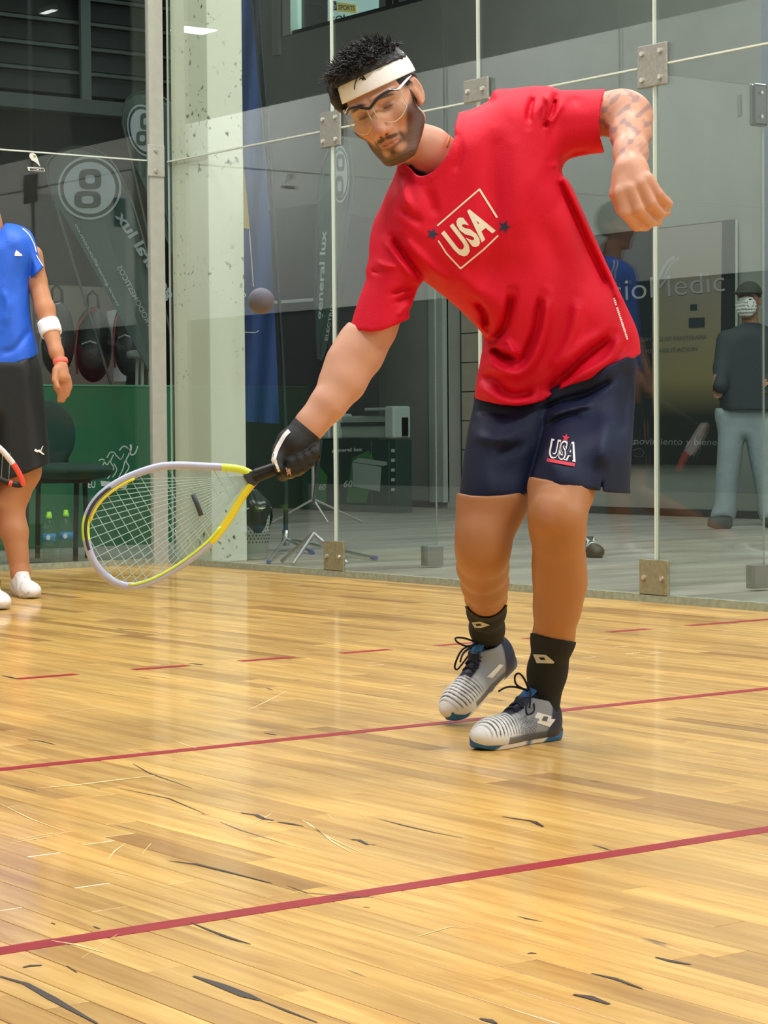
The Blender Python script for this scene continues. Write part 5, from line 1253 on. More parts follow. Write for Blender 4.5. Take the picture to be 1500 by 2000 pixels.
# teardrop flags
TEAL = mat('grey_teal_cloth', '2f4643', .8); RING = mat('flag_grey', '86949a', .8); DTE = mat('flag_dark', '1d302d', .8)
def flag(out, circ, letters, d, label, pole, base, lean, words, group='teardrop flags'):
    fl_ = thing('teardrop_flag', label, 'flag', tuple(at(base[0], base[1], d) * (1, 1, 0) + np.array((0, 0, ZH))), group)
    poly = spline(out, 4); n = len(poly); cen = poly.mean(0); b = MB()
    def wav(p): return d + .02 * math.sin(p[1] * .03 + p[0] * .05)
    fr_ = [at(*p, wav(p)) for p in poly]; bk = [q_ + CF * .004 for q_ in fr_]
    b.add(fr_ + bk, [tuple(range(n)), tuple(range(2 * n - 1, n - 1, -1))] + [(i, n + i, n + (i + 1) % n, (i + 1) % n) for i in range(n)])
    co = b.build('cloth', TEAL, fl_)
    MB().tube([at(*p, d - .006) for p in spline(pole, 5, False)] + [at(base[0], base[1], d)], .009, 6).build('pole', mat('flag_pole', '23302f', .5), fl_)
    (cx, cy, rx, ry, rot) = circ
    def E_(k, s_): a = k * 2 * math.pi / 40; x_, y_ = rx * s_ * math.cos(a), ry * s_ * math.sin(a); return (cx + x_ * math.cos(rot) - y_ * math.sin(rot), cy + x_ * math.sin(rot) + y_ * math.cos(rot))
    def dr(polys, nm, m, dd):
        b = MB()
        for q_ in polys: b.add([at(p[0], p[1], d - .024 - dd) for p in q_], [tuple(range(len(q_)))])
        b.build(nm, m, co)
    dr([[E_(k, 1), E_(k + 1, 1), E_(k + 1, .93), E_(k, .93)] for k in range(40)], 'emblem_ring', RING, 0)
    dr([[E_(k, .82) for k in range(40)]], 'emblem_disc', RING, 0)
    def loop(c0, a, bq, w_, squ=.6):
        def P_(k, s_): t = k * 2 * math.pi / 28; return (c0[0] + a * s_ * math.copysign(abs(math.cos(t)) ** squ, math.cos(t)), c0[1] + bq * s_ * math.copysign(abs(math.sin(t)) ** squ, math.sin(t)))
        return [[P_(k, 1), P_(k + 1, 1), P_(k + 1, w_), P_(k, w_)] for k in range(28)]
    for L_ in letters: dr(loop(*L_), 'emblem_letter', DTE, .003)
    if words:
        for s_, o_, ex, ey, bo in words: dr(text_quad(s_, o_, ex, ey, bo), 'lettering', RING, .002)
    bz = at(base[0], base[1], d); bz[2] = ZH
    bb_ = MB()
    for k in range(4):
        a = k * math.pi / 2 + .4; bb_.tube([bz + (0, 0, .16), bz + (.2 * math.cos(a), .2 * math.sin(a), .012)], .011, 6)
    bb_.build('cross_base', CHROME, fl_); return fl_
flag([(92, 345), (95, 312), (118, 292), (150, 287), (185, 292), (214, 312), (240, 350), (262, 410), (285, 500), (303, 590), (318, 700), (304, 742), (282, 710), (240, 630), (180, 520), (130, 430), (104, 390)], (175, 367, 62, 62, 0),
     [((176, 350), 22, 20, .42), ((171, 390), 26, 17, .45)], 14.15, 'grey-green teardrop flag with round emblem, left of the corner pillar', [(318, 700), (300, 560), (262, 410), (214, 312), (150, 287), (98, 310), (92, 345), (108, 400)], (312, 1060), 0,
     [('general lux', (322, 590), (-104, -166), (24, -14), .03), ('www.generallux.com.co', (228, 600), (-84, -160), (7, -4), .01), ('ELECTRODOMESTICOS', (306, 672), (-78, -150), (9, -5), .01)])
flag([(240, 240), (242, 205), (255, 185), (285, 180), (330, 200), (370, 260), (400, 350), (420, 480), (420, 720), (380, 620), (330, 480), (280, 360), (250, 290)], (282, 255, 32, 52, -.25),
     [((284, 237), 10, 16, .42), ((278, 270), 12, 14, .45)], 16.0, 'second grey-green teardrop flag, higher up and partly behind the pillar', [(420, 720), (400, 350), (370, 260), (330, 200), (285, 180), (248, 195), (240, 240)], (420, 1040), 0,
     [])
f3 = flag([(640, 300), (648, 282), (660, 270), (676, 272), (684, 300), (688, 350), (689, 400), (678, 440), (664, 500), (650, 580), (638, 680), (622, 700), (616, 600), (618, 480), (620, 400), (626, 350)], (664, 340, 18, 56, 0),
     [((665, 318), 8, 17, .5), ((663, 364), 8, 20, .5)], 11.6, 'narrow teardrop flag seen nearly edge-on beside the middle glass joint', [(622, 700), (617, 560), (620, 420), (630, 330), (648, 282), (664, 269), (682, 285), (688, 350)], (612, 985), 0,
     [('general lux', (632, 625), (9, -175), (-14, 0), .02), ('ELECTRO', (640, 665), (12, -70), (-6, 0), .01)])
# navy and gold feather banner on a tripod
D5 = 13.05
nb_ = thing('feather_banner', 'tall navy banner with gold stripe on a tripod right of the pillar', 'banner', tuple(at(557, 1075, D5) * (1, 1, 0) + np.array((0, 0, ZH))))
NVB = mat('banner_navy', '24427a', .75); GLD = mat('banner_gold', 'a8924c', .75); NV2 = mat('banner_dark', '101c26', .75)
def cloth_strip(name, left, right, d, m, parent, amp=.02, fr=.16, n=26, k=10, th=.004):
    Lp = spline(left, 6, False); Rp = spline(right, 6, False)
    f = lambda A, t: np.array([np.interp(t, np.linspace(0, 1, len(A)), A[:, i]) for i in (0, 1)])
    vs = []
    for j in range(n + 1):
        a, c_ = f(Lp, j / n), f(Rp, j / n)
        for i in range(k + 1):
            p = a + (c_ - a) * i / k; vs.append(at(p[0], p[1], d + amp * math.sin(p[0] * fr + p[1] * .012)))
    nv = len(vs); vs = vs + [q_ + CF * th for q_ in vs]; fs = []
    for j in range(n):
        for i in range(k):
            q0 = j * (k + 1) + i; fs.append((q0, q0 + k + 1, q0 + k + 2, q0 + 1)); fs.append((nv + q0, nv + q0 + 1, nv + q0 + k + 2, nv + q0 + k + 1))
    return MB().add(vs, fs).build(name, m, parent, smooth=True)
nvc = cloth_strip('cloth', [(440, -60), (448, 60), (450, 300), (455, 600), (466, 822)], [(482, -60), (496, 60), (512, 250), (528, 450), (538, 650), (546, 828)], D5, NVB, nb_)
cloth_strip('gold_stripe', [(446, 50), (450, 250), (455, 440)], [(455, 50), (470, 250), (488, 448)], D5 - .03, GLD, nvc, n=16, k=4)
cloth_strip('dark_edge', [(486, -60), (500, 60), (515, 250), (530, 450), (537, 560)], [(500, -60), (507, 60), (522, 250), (535, 450), (539, 560)], D5 + .03, NV2, nvc, n=16, k=3)
for L_ in (ribbon([(487, 450), (490, 490), (495, 560)], 1.6, 1.6), ribbon([(464, 474), (470, 480), (473, 495), (472, 510)], 2.5, 1.5), ribbon([(462, 520), (467, 528), (466, 540), (462, 548)], 3, 3), ribbon([(464, 648), (485, 649), (500, 649), (505, 645)], 2, 1.5), ribbon([(470, 605), (475, 606), (477, 603)], 6, 3), ribbon([(476, 572), (480, 576), (476, 580), (472, 576), (476, 572)], 2, 2)):
    b = MB(); [b.add([at(p[0], p[1], D5 - .05) for p in q_], [(0, 1, 2, 3)]) for q_ in L_]; b.build('banner_print', LW_, nvc)
DP = mat('tripod_pole', '1a2b28', .5); TIP = mat('blue_foot', '35589a', .5)
MB().tube([at(500, -60, D5 + .045), at(527, 300, D5 + .045), at(552, 700, D5 + .03), at(558, 850, D5), at(558, 1052, D5)], [.008, .009, .011, .014, .014], 8).build('pole', DP, nb_)
tb_ = at(558, 1052, D5); MB().lathe(tb_ - np.array((0, 0, .04)), [(.022, 0), (.026, .03), (.018, .05), (.02, .09)], 12).build('hub', CHROME, nb_, smooth=True)
for (u, v, dd) in ((733, 1090, D5 - .55), (524, 1098, D5 - .35), (610, 1079, D5 + .3)):
    e = on(u, v, 2, ZH + .012); o_ = MB().tube([tb_, e], .008, 6).build('leg', CHROME, nb_); dr_ = (e - tb_) / np.linalg.norm(e - tb_)
    MB().tube([e - dr_ * .045, e + dr_ * .01], .012, 8).build('foot_cap', TIP, o_)
# second small tripod further back
tb2 = at(612, 975, 17.0); t2 = thing('tripod', 'low chrome tripod base in front of the cartons', 'tripod', (tb2[0], tb2[1], ZH))
MB().tube([tb2 + (0, 0, .35), tb2 - (0, 0, .02)], .014, 8).build('pole', CHROME, t2)
for (u, v) in ((530, 994), (708, 992), (640, 985)): MB().tube([tb2, at(u, v + 12, 16.9) * (1, 1, 0) + np.array((0, 0, ZH + .01))], .009, 6).build('leg', STEEL, t2)
# dark display boards behind the flags
def board(name, pts, d, label, m, cat='board', grp=None, th=.04):
    b = MB(); n = len(pts); P_ = [at(u, v, d) for u, v in pts]
    zmin = min(p[2] for p in P_)
    nn = np.array((CF[0], CF[1], 0)); nn /= np.linalg.norm(nn)
    b.add(P_ + [p + nn * th for p in P_], [tuple(range(n)), tuple(range(2 * n - 1, n - 1, -1))] + [(i, n + i, n + (i + 1) % n, (i + 1) % n) for i in range(n)])
    return tag(b.build(name, m), label, cat, grp)
DKB = mat('dark_board', '0d1413', .6); DKB2 = mat('dark_panel', '10181a', .5)
board('display_board', [(730, 600), (730, 1000), (470, 1000), (470, 430), (535, 408), (640, 395), (640, 560)], 20.55, 'tall dark display board behind the navy banner', DKB)
board('display_board', [(688, 418), (740, 430), (740, 1000), (640, 1000), (640, 418)], 20.3, 'dark display board behind the narrow teardrop flag', DKB2)
sh_ = board('shelf_panel', [(470, 592), (612, 582), (612, 588), (470, 598)], 20.4, 'thin pale shelf edge across the dark display board', mat('shelf_edge', '93a29a', .5), 'shelf')
# air conditioner cartons and units
def box_px(u0, v0, u1, v1, d, dep, nm, m, parent, bevw=.006):
    c0, c1 = at(u0, v1, d), at(u1, v0, d); ex = np.array((0, -1, 0.)); nn = np.array((1., 0, 0))
    y0, y1 = on(u0, v1, 0, d)[1], on(u1, v1, 0, d)[1]; z0, z1 = on(u0, v1, 0, d)[2], on(u1, v0, 0, d)[2]
    o = MB().box((d, min(y0, y1), z0), (d + dep, max(y0, y1), z1)).build(nm, m, parent); return bev(o, bevw), y0, y1, z0, z1
XC = 5.1
CART = mat('dark_green_carton', '173a31', .7); CG = mat('carton_green', '3b7a44', .7); ACW = mat('ac_white', '9fb0aa', .5); ACD = mat('ac_dark', '33423e', .6)
def decx(polys, x, nm, m, parent):
    b = MB()
    for q_ in polys: b.add([on(p[0], p[1], 0, x) for p in q_], [tuple(range(len(q_)))])
    return b.build(nm, m, parent)
for i, (u0, u1, lab) in enumerate(((657, 774, 'dark green air-conditioner carton printed general lux'), (590, 655, 'dark carton left of the middle glass joint printed 60'))):
    y0 = on(u0, 985, 0, XC)[1]; z1 = on(u1, 858, 0, XC)[2]
    ct = thing('carton', lab, 'box', (XC, y0, ZH), 'cartons under the air-conditioner units')
    y1 = on(u1, 985, 0, XC)[1]
    bev(MB().box((XC, y1, ZH), (XC + .17, y0, z1)).build('box', CART, ct), .006)
    x_ = XC - .003
    if i == 0:
        decx(text_quad('general lux', (648, 885), (60, -2), (0, -9), .04), x_, 'lettering', LW_, ct); decx(text_quad('60', (670, 952), (17, 0), (3, -14), .02), x_, 'number', LW_, ct)
        decx([[(676, 982), (688, 895), (720, 880), (735, 905), (715, 982)]], x_ + .001, 'print_green', CG, ct)
        decx([[(688, 902), (700, 894), (756, 902), (756, 908), (748, 910)], [(688, 903), (745, 912), (742, 960), (690, 950)]], x_ - .001, 'unit_picture', ACW, ct)
        for k in range(5): decx(strip((764, 880 + k * 19), (771, 880 + k * 19), 6), x_, 'side_symbol', LW_, ct)
        decx(strip((660, 861), (660, 984), 1.5) + strip((726, 861), (726, 984), 1.5) + strip((760, 861), (760, 984), 1.2), x_, 'carton_edge', mat('carton_edge', '4f7a6c', .6), ct)
    else:
        decx(text_quad('60', (622, 957), (13, 0), (2, -12), .02), x_, 'number', LW_, ct); decx([[(608, 985), (620, 905), (640, 930), (636, 985)]], x_ + .001, 'print_green', CG, ct)
for (u0, u1, lab) in ((650, 772, 'white air-conditioner unit lying on the printed carton'), (600, 646, 'white air-conditioner unit left of the middle glass joint')):
    y0, y1 = on(u0, 856, 0, XC)[1], on(u1, 856, 0, XC)[1]; z0 = on(u0, 857, 0, XC)[2]; z1 = on(u1, 793, 0, XC)[2]
    ac = thing('air_conditioner', lab, 'air conditioner', (XC, y0, z0), 'air-conditioner units')
    bev(MB().box((XC + .05, y1, z0), (XC + .16, y0, z0 + (z1 - z0) * .72)).build('body', ACW, ac), .02, 3)
    bev(MB().box((XC - .02, y1, z0), (XC + .17, y1 + .13, z1)).build('end_cap', mat('ac_cap', 'b3c2bb', .5), ac), .02, 3)
    bev(MB().box((XC - .02, y0 - .07, z0), (XC + .17, y0, z0 + (z1 - z0) * .8)).build('end_cap', mat('ac_cap', 'b3c2bb', .5), ac), .02, 3)
    MB().box((XC + .035, y1 + .13, z0 + (z1 - z0) * .40), (XC + .06, y0 - .07, z0 + (z1 - z0) * .52)).build('outlet_slot', ACD, ac)
    bev(MB().box((XC + .0, y1 + .1, z0 + (z1 - z0) * .86), (XC + .15, y1 + .45, z1 - .01)).build('top_arm', ACW, ac), .01)
# waste bin with liner
bb0 = on(492, 1092, 2, ZH); wb = thing('waste_bin', 'white perforated waste bin with black liner right of the pillar', 'bin', tuple(bb0))
WB = mat('bin_white', 'c3cbc0', .5); hb_ = .27
MB().lathe(bb0, [(.075, 0), (.082, .01), (.105, hb_), (.112, hb_ + .012), (.098, hb_ + .01), (.09, .02)], 26).build('bucket', WB, wb, smooth=True)
b = MB()
for j in range(9):
    for k in range(30):
        a = k * 2 * math.pi / 30 + (j % 2) * .1; r_ = .0865 + .00085 * (j * 2.2 + 6); z_ = .095 + j * .018
        c_ = bb0 + np.array((r_ * math.cos(a), r_ * math.sin(a), z_)); t1 = np.array((-math.sin(a), math.cos(a), 0)); nn = np.array((math.cos(a), math.sin(a), 0))
        b.add([c_ + nn * .002 + t1 * .005, c_ + nn * .002 + (0, 0, .006), c_ + nn * .002 - t1 * .005, c_ + nn * .002 - np.array((0, 0, .006))], [(0, 1, 2, 3)])
b.build('perforations', mat('bin_hole', '2c3834', .8), wb)['kind'] = 'stuff'
prof = [(.108 + .012 * math.sin(i * 1.7), hb_ - .10 + i * .022) for i in range(6)]; b = MB(); n = 40; vs = []
for i in range(8):
    for k in range(n):
        a = k * 2 * math.pi / n; r_ = (.111 + .006 * math.sin(a * 7 + i)) * (1 if i < 5 else 1 - (i - 4) * .25); z_ = hb_ - .075 - (.05 * math.sin(a * 3 + 1) if i < 2 else 0) + i * .026 + .008 * math.sin(a * 5); vs.append(bb0 + np.array((r_ * math.cos(a), r_ * math.sin(a), z_)))
b.add(vs, [(i * n + k, i * n + (k + 1) % n, (i + 1) * n + (k + 1) % n, (i + 1) * n + k) for i in range(7) for k in range(n)]); b.add(vs[-n:], [tuple(range(n))])
b.build('liner', mat('black_liner', '0f1414', .3), wb, smooth=True)
lbz = MB()
for q_ in [[(472, 1076), (505, 1076), (505, 1088), (472, 1088)]]:
    lbz.add([on(p[0], p[1], 2, ZH) if 0 else at(p[0], p[1], 11.99 - .11) for p in q_], [(0, 1, 2, 3)])
# physio banner on the right wall
XP = WX - .05
pb = thing('wall_banner', 'large dark clinic banner lettered in grey on the right wall', 'banner', tuple(on(1300, 908, 0, XP)))
def P6(u, v, x=XP): return on(u, v, 0, x)
def quadx(pts, nm, m, x, parent, th=.02):
    b = MB(); n = len(pts); f_ = [P6(u, v, x) for u, v in pts]; b.add(f_ + [p + np.array((th, 0, 0)) for p in f_], [tuple(range(n)), tuple(range(2 * n - 1, n - 1, -1))] + [(i, n + i, n + (i + 1) % n, (i + 1) % n) for i in range(n)]); return b.build(nm, m, parent)
quadx([(1120, 464), (1435, 428), (1435, 908), (1120, 906)], 'sheet', mat('banner_black', '1a2629', .55), XP, pb)
brn = bpy.data.materials.new('reflection_brown'); brn.use_nodes = True; t = NT(brn); b = t.n['Principled BSDF']; g = t.new('ShaderNodeNewGeometry'); sp = t.new('ShaderNodeSeparateXYZ'); t.l(g.outputs['Position'], sp.inputs[0])
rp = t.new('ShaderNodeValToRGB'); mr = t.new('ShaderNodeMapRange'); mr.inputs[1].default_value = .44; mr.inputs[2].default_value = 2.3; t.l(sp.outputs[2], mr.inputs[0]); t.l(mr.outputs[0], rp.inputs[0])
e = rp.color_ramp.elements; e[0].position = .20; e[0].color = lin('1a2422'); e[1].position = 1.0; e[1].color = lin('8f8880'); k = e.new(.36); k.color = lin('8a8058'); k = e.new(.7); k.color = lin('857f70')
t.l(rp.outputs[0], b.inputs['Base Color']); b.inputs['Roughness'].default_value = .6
quadx([(1274, 449), (1410, 433), (1404, 906), (1274, 907)], 'painted_reflection', brn, XP - .004, pb, .003)  # warm glass-fin reflection painted onto the banner, fading dark below
PL = mat('banner_letter', '9aa0a0', .6)
def dx(polys, nm, m, x): b = MB(); [b.add([P6(p[0], p[1], x) for p in q_], [tuple(range(len(q_)))]) for q_ in polys]; return b.build(nm, m, pb)
dx(text_quad('PhysioMedic', (1108, 610), (308, -28), (-2, -54), -.005), 'lettering', PL, XP - .009)
dx(text_quad('movimiento y bienestar', (1232, 872), (200, 2), (2, -17), .0), 'motto', mat('banner_motto', '7d8a88', .6), XP - .009)
dx(ribbon([(1284, 560), (1290, 535), (1304, 512), (1318, 502)], 3, 8) + ribbon([(1296, 545), (1308, 520), (1326, 503)], 2, 4), 'swoosh', PL, XP - .009)
dx(text_quad('SERVICIO DE FISIOTERAPIA', (1250, 668), (130, -6), (0, -8), 0) + text_quad('REHABILITACION', (1262, 690), (100, -5), (0, -8), 0), 'small_print', mat('banner_small', '5a625c', .6), XP - .009)
dx([[(1348, 595), (1361, 594), (1361, 605), (1348, 606)], [(1345, 621), (1376, 620), (1376, 639), (1345, 640)]], 'symbols', mat('banner_symbol', '24343a', .6), XP - .009)
dx(ribbon([(1236, 880), (1250, 876), (1258, 884), (1250, 892), (1238, 890)], 2, 1), 'emblem', mat('banner_motto2', '4d5a58', .6), XP - .009)
quadx([(1438, 62), (1500, 52), (1500, 400), (1438, 410)], 'x', WALLR, WX - .004, pb, .003).hide_render = False
bpy.data.objects.remove(pb.children[-1])
quadx([(1437, 428), (1437, 908), (1436, 908), (1436, 428)], 'edge_batten', PFR, XP - .006, pb, .02)
# blue-grey door panel at the far right of the wall, small plate
struct(quadx([(1478, 60), (1600, 40), (1600, 1030), (1478, 1016)], 'door_1', mat('blue_grey_door', '6e7a88', .6), WX - .02, None, .02)) if 0 else None
b = MB().box((WX - .02, .2, ZH), (WX - .001, 1.55, 6.0)); struct(b.build('door_1', mat('blue_grey_door', '7c8591', .6)))
tag(quadx([(1440, 186), (1447, 185), (1447, 225), (1440, 226)], 'wall_plate', mat('grey_plate', '6b7370', .5), WX - .015, None, .014), 'small upright grey plate on the wall above the clinic banner', 'plate')
# sneaker beyond the glass, behind the player's knee
tp = on(1167, 1090, 2, ZH); hl = on(1112, 1078, 2, ZH); fw_ = tp - hl; fw_ = fw_ / np.linalg.norm(fw_)
lat = np.cross((0, 0, 1.), fw_); fx = lambda Q: np.asarray(Q, float) @ np.array([fw_, lat, (0, 0, 1.)]) + (tp - fw_ * .148)
x, y, z = UV_.T; c = np.tile(L3('222624'), (len(UV_), 1)); c = blend(c, (np.sin((x * .8 + z) * 300) > .1) * (x < .06) * (x > -.03), L3('d6dad8'))
sn = np_obj('sneaker', fx(UV_), UF_, UPM, attr=c); tag(sn, 'black sneaker with white stripes on the concrete behind the knee', 'shoe')
np_obj('sole', fx(SV_), SF_, SOM, sn, attr=np.tile(L3('2a2e2c'), (len(SV_), 1)))
# office window: sign sheets and poster, with room light added as glow
ow = thing('window_sign', 'yellow and navy SPORTS sign sheet in the upstairs window', 'sign', tuple(P6(680, 20, WX + .2)))
def d2(polys, nm, m, x=WX + .2, par=ow): b = MB(); [b.add([P6(p[0], p[1], x) for p in q_], [tuple(range(len(q_)))]) for q_ in polys]; return b.build(nm, m, par)
d2([[(640, 0), (740, -25), (740, 46), (640, 46)]], 'sheet', mat('sign_white', 'd5ecec', .6, emis='c5e6e8', estr=.5), WX + .21)
d2([[(658, 4), (696, 9), (696, 26), (658, 22)]], 'yellow_plate', mat('sign_yellow', 'd8c672', .6, emis='d8c672', estr=.4)); d2([[(648, 2), (657, 3), (658, 20), (648, 21)]], 'navy_plate', mat('sign_navy', '2a3f6a', .6), WX + .199)
d2(text_quad('b', (650, 18), (6, 0), (0, -13), .03), 'initial', mat('sign_white2', 'eef5f5', .6), WX + .197)
d2(text_quad('SPORTS', (661, 19), (32, 2.5), (0, -10), .02), 'lettering', mat('sign_ink', '6a6a5a', .6), WX + .197); d2(text_quad('SOL', (646, 47), (34, -6), (-1, -14), .03), 'green_lettering', mat('sign_green', '3f7a60', .6), WX + .197)
ps = tag(d2([[(574, 0), (589, -4), (589, 60), (566, 66), (566, 0)]], 'poster', mat('poster_cream', 'c6d3c0', .6, emis='c6d3c0', estr=.4), WX + .2, None), 'narrow pale poster at the left end of the upstairs window', 'poster')
pk = d2([[(577, 15), (589, 16), (589, 62), (577, 62)]], 'white_sheet', mat('poster_white', 'd7e2e8', .6, emis='c7d8e0', estr=.4), WX + .196, ps)
d2(ribbon([(579, 26), (582, 33), (579, 36)], 2, 1) + ribbon([(579, 44), (584, 40), (584, 46), (580, 46)], 2, 2), 'scribble', mat('sign_navy3', '2a3550', .6), WX + .192, ps)
# backpacks above the green board
BPM = mat('black_nylon', '1a2224', .55, bump=.4, bscale=60); BPR = mat('dull_red_trim', '8a3d44', .6); BPG = mat('grey_trim', '8b9396', .5)
def backpack(cx, cy, wpx, hpx, d, lab, trim):
    s_ = d / FPX; c0 = V3(cx, cy, d); W_, H_ = wpx * s_ / 2, hpx * s_ / 2; o = at(cx, cy + hpx / 2, d)
    th_ = thing('backpack', lab, 'backpack', tuple(o), 'backpacks behind the green board')
    def f(P):
        g_ = smin(ell(P, c0 + (0, -.1 * H_, 0), (W_, H_ * .9, .14)), ell(P, c0 + (0, .35 * H_, 0), (W_ * .8, H_ * .62, .12)), .05)
        g_ = smin(g_, ell(P, c0 + (0, -.35 * H_, .10), (W_ * .72, H_ * .42, .075)), .015); return g_
    v_, f_ = surface_nets(f, c0 - np.array((W_ + .05, H_ + .05, .2), np.float32), c0 + np.array((W_ + .05, H_ + .05, .22), np.float32), .012)
    np_obj('body', to_world(v_), f_, BPM, th_)
    q0 = lambda x_, y_, z_: to_world(np.array([c0 + (x_ * W_, y_ * H_, z_)]))[0]
    MB().tube([q0(-.3, .85, 0), q0(-.28, 1.25, .02), q0(0, 1.36, .03), q0(.28, 1.25, .02), q0(.3, .85, 0)], .012, 6, flat=.5).build('handle', BPM, th_, smooth=True)
    MB().tube([q0(-.75, -.8, .1), q0(-.86, -.2, .11), q0(-.72, .45, .1), q0(-.2, .82, .1), q0(.3, .86, .1)], .008, 6).build('piping', trim, th_, smooth=True)
    MB().tube([q0(-.45, -.05, .155), q0(0, .02, .17), q0(.45, -.05, .155)], .006, 6).build('zip', BPG, th_)
backpack(112, 660, 66, 150, 14.8, 'black backpack leftmost of those above the green board', BPG)
backpack(182, 672, 72, 150, 14.9, 'black backpack with dull red piping, middle of the row', BPR)
backpack(250, 660, 58, 150, 14.8, 'dark backpack with red trim beside the white card', BPR)
wc = board('white_card', [(209, 608), (246, 600), (250, 640), (246, 745), (222, 745)], 15.05, 'white card sheet standing among the backpacks', mat('white_card', 'b9bcc0', .6), 'card', th=.01)
bt = board('bag_counter', [(90, 753), (300, 752), (300, 1050), (90, 1050)], 14.75, 'dark counter the backpacks stand on, behind the green board', DKB, 'counter', th=.6)
st_ = thing('bar_stool', 'metal-legged bar stool between the flag and the corner jamb', 'stool', tuple(at(285, 775, 14.3) * (1, 1, 0) + np.array((0, 0, ZH))))
MB().lathe(at(284, 700, 14.3), [(.11, 0), (.12, .02), (.12, .04), (.10, .05)], 20).build('seat', BPG, st_, smooth=True)
for (a, c_) in (((268, 697), (262, 1060)), ((300, 697), (306, 1060)), ((278, 697), (276, 1055)), ((292, 697), (294, 1055))): MB().tube([at(*a, 14.3), at(c_[0], c_[1], 14.3)], .011, 6).build('leg', BPG, st_)
# office chair
cg = thing('chair', 'dark green upholstered chair in front of the green board', 'chair', tuple(on(130, 1085, 1, .72) * (1, 1, 0) + np.array((0, 0, ZH))))
CHM = mat('chair_green', '0f3a33', .75); CHB = mat('chair_black', '0c1414', .5)
dC = 12.1
def csdf(P):
    c0 = V3(135, 920, dC); return smin(smax(ell(P, c0, (.24, .045, .25)), -1 + 0 * P[:, 0], .001), ell(P, c0 + (0, -.01, 0), (.22, .045, .23)), .02)
v_, f_ = surface_nets(csdf, V3(135, 920, dC) - np.array((.28, .1, .3), np.float32), V3(135, 920, dC) + np.array((.28, .1, .3), np.float32), .012); np_obj('seat', to_world(v_), f_, CHM, cg)
def bsdf(P): return ell(P, V3(88, 850, dC + .22), (.17, .20, .035))
v_, f_ = surface_nets(bsdf, V3(88, 850, dC + .22) - np.array((.22, .25, .08), np.float32), V3(88, 850, dC + .22) + np.array((.22, .25, .08), np.float32), .012); np_obj('backrest', to_world(v_), f_, CHM, cg)
MB().tube([at(u, v, dC + .26) for u, v in spline([(60, 790), (90, 795), (115, 822), (126, 860), (130, 905)], 4, False)], .012, 6).build('back_frame', CHB, cg, smooth=True)
for (a, c_, dd) in (((150, 930), (146, 1062), .0), ((52, 930), (50, 1068), .0), ((165, 928), (170, 1050), .3), ((75, 928), (72, 1052), .3)): MB().tube([at(*a, dC + dd), at(c_[0], 1000, dC + dd) * (1, 1, 0) + np.array((0, 0, ZH))], .016, 6).build('leg', CHB, cg)
MB().tube([at(40, 938, dC - .1), at(178, 936, dC - .1)], .02, 6).build('seat_rail', CHB, cg)
# water bottles and the clear tub just outside the back glass
CAPG = mat('lime_cap', 'a6ec35', .35); LBL = mat('bottle_label', '2a86bb', .5); WAT = PET
def bottle(u, v, h, lab):
    b0 = on(u, v, 1, .16); b0[2] = ZH; t_ = thing('water_bottle', lab, 'bottle', tuple(b0), 'water bottles outside the back glass'); k = h
    MB().lathe(b0, [(.030, 0), (.036, .006), (.0365, .06 * k), (.034, .07 * k), (.0365, .08 * k), (.0365, .115 * k), (.0355, .12 * k), (.0355, .165 * k), (.037, .17 * k), (.035, .20 * k), (.022, .235 * k), (.0135, .25 * k)], 24).build('bottle', WAT, t_, smooth=True)
    MB().lathe(b0 + (0, 0, .122 * k), [(.0372, 0), (.0372, .043 * k)], 24).build('label', LBL, t_, smooth=True)
    MB().lathe(b0 + (0, 0, .247 * k), [(.0165, 0), (.0165, .017), (.013, .020), (.012, .034), (.008, .036)], 16).build('cap', CAPG, t_, smooth=True)
    nn = -np.array((CF[0], CF[1], 0)); nn /= np.linalg.norm(nn); ex = np.cross((0, 0, 1.), nn)
    ex = -ex if ex @ CR < 0 else ex
    b = MB(); c_ = b0 + nn * .0385 + (0, 0, .144 * k); b.add([c_ + ex * .011 * math.cos(a) + np.array((0, 0, .013)) * math.sin(a) for a in np.linspace(0, 2 * math.pi, 16, endpoint=False)] , [tuple(range(16))]); b.build('label_drop', LW_, t_)
bottle(130, 1098, 1.0, 'right-hand bottle of the pair with lime caps and blue label'); bottle(97, 1100, .97, 'left-hand bottle of the pair with lime caps and blue label'); bottle(38, 1100, .97, 'bottle half hidden behind the blue-shirted player\'s leg')
tq = on(72, 1102, 1, .30); tq[2] = ZH
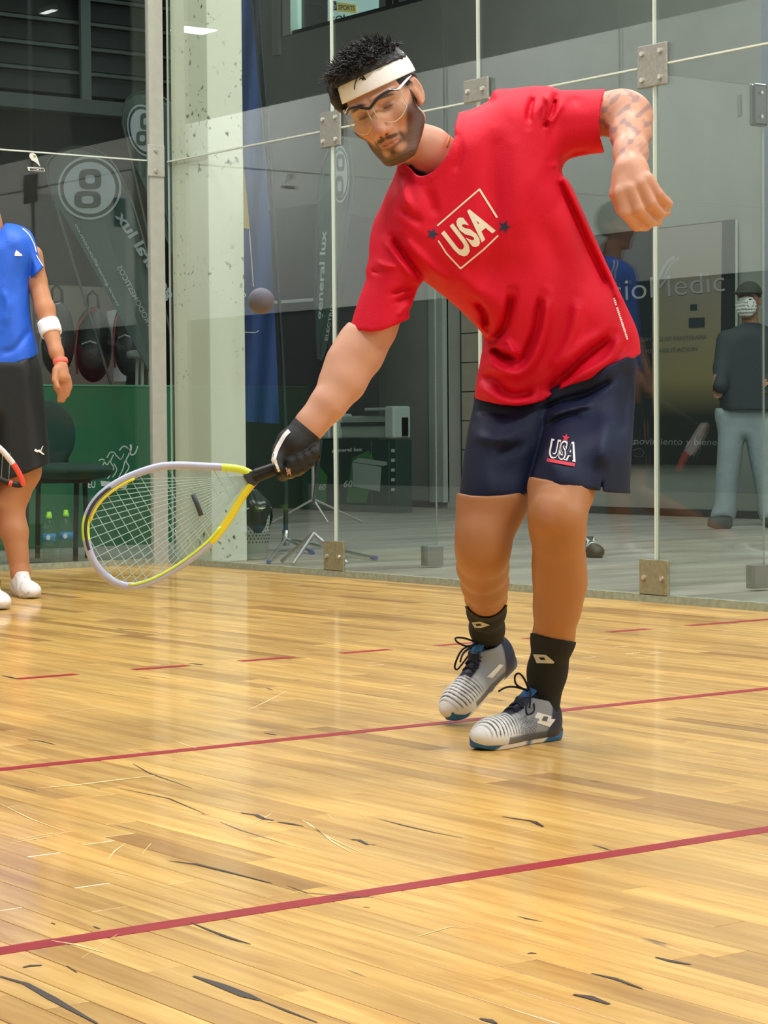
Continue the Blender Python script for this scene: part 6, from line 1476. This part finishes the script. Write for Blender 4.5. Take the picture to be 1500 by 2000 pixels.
tt = thing('plastic_tub', 'low clear plastic tub beside the water bottles', 'tub', tuple(tq))
MB().box(tuple(tq + (-.14, -.05, 0)), tuple(tq + (.08, .07, .085))).build('tub', PET, tt); MB().box(tuple(tq + (-.15, -.06, .085)), tuple(tq + (.09, .08, .093))).build('rim', PET, tt)
# sticker on the back glass
sk_ = MB()
for q_ in [[(57, 306), (58, 300), (64, 298), (70, 302), (73, 308), (79, 326), (70, 317), (62, 313)]]: sk_.add([on(p[0], p[1], 1, .008) for p in q_], [tuple(range(8))])
sk_ = tag(sk_.build('glass_sticker', mat('sticker_white', 'dcdcd2', .6)), 'small white drop-shaped sticker high on the back glass', 'sticker')
b = MB(); b.add([on(u, v, 1, .008) for u, v in ((53, 326), (86, 328), (88, 335), (56, 334))], [(0, 1, 2, 3)]); b.build('label_bar', mat('sticker_white', 'dcdcd2', .6), sk_)
b = MB(); [b.add([on(p[0], p[1], 1, .006) for p in q_], [tuple(range(len(q_)))]) for q_ in text_quad('8IO8', (58, 333), (28, 1), (0, -5), .03)]; b.build('lettering', INK, sk_)
b = MB(); b.add([on(u, v, 1, .006) for u, v in ((65, 303), (69, 303), (70, 307), (66, 307))], [(0, 1, 2, 3)]); b.build('mark', mat('sticker_green', '8a9a4a', .6), sk_)
# lamp panels mirrored in the glass
LP = mat('lamp_panel', 'ffffff', .5, emis='ffffff', estr=14)
for (u_, v_, z_, ax_, lab) in ((120, 27, 5.6, 1, 'white lamp panel high over the right hall, seen mirrored in the back glass'), (375, 60, 4.8, 0, 'white lamp panel beyond the back glass, seen mirrored in the side glass')):
    v0 = on(u_, v_, 2, z_); v0[ax_] = .03 - v0[ax_]; x_, y_ = v0[:2]
    q_ = thing('ceiling_light', lab, 'lamp', (x_, y_, z_)); MB().box((x_ - .2, y_ - .14, z_), (x_ + .2, y_ + .14, z_ + .01)).build('diffuser', LP, q_); MB().box((x_ - .21, y_ - .15, z_ + .01), (x_ + .21, y_ + .15, z_ + .06)).build('housing', WHITE, q_)
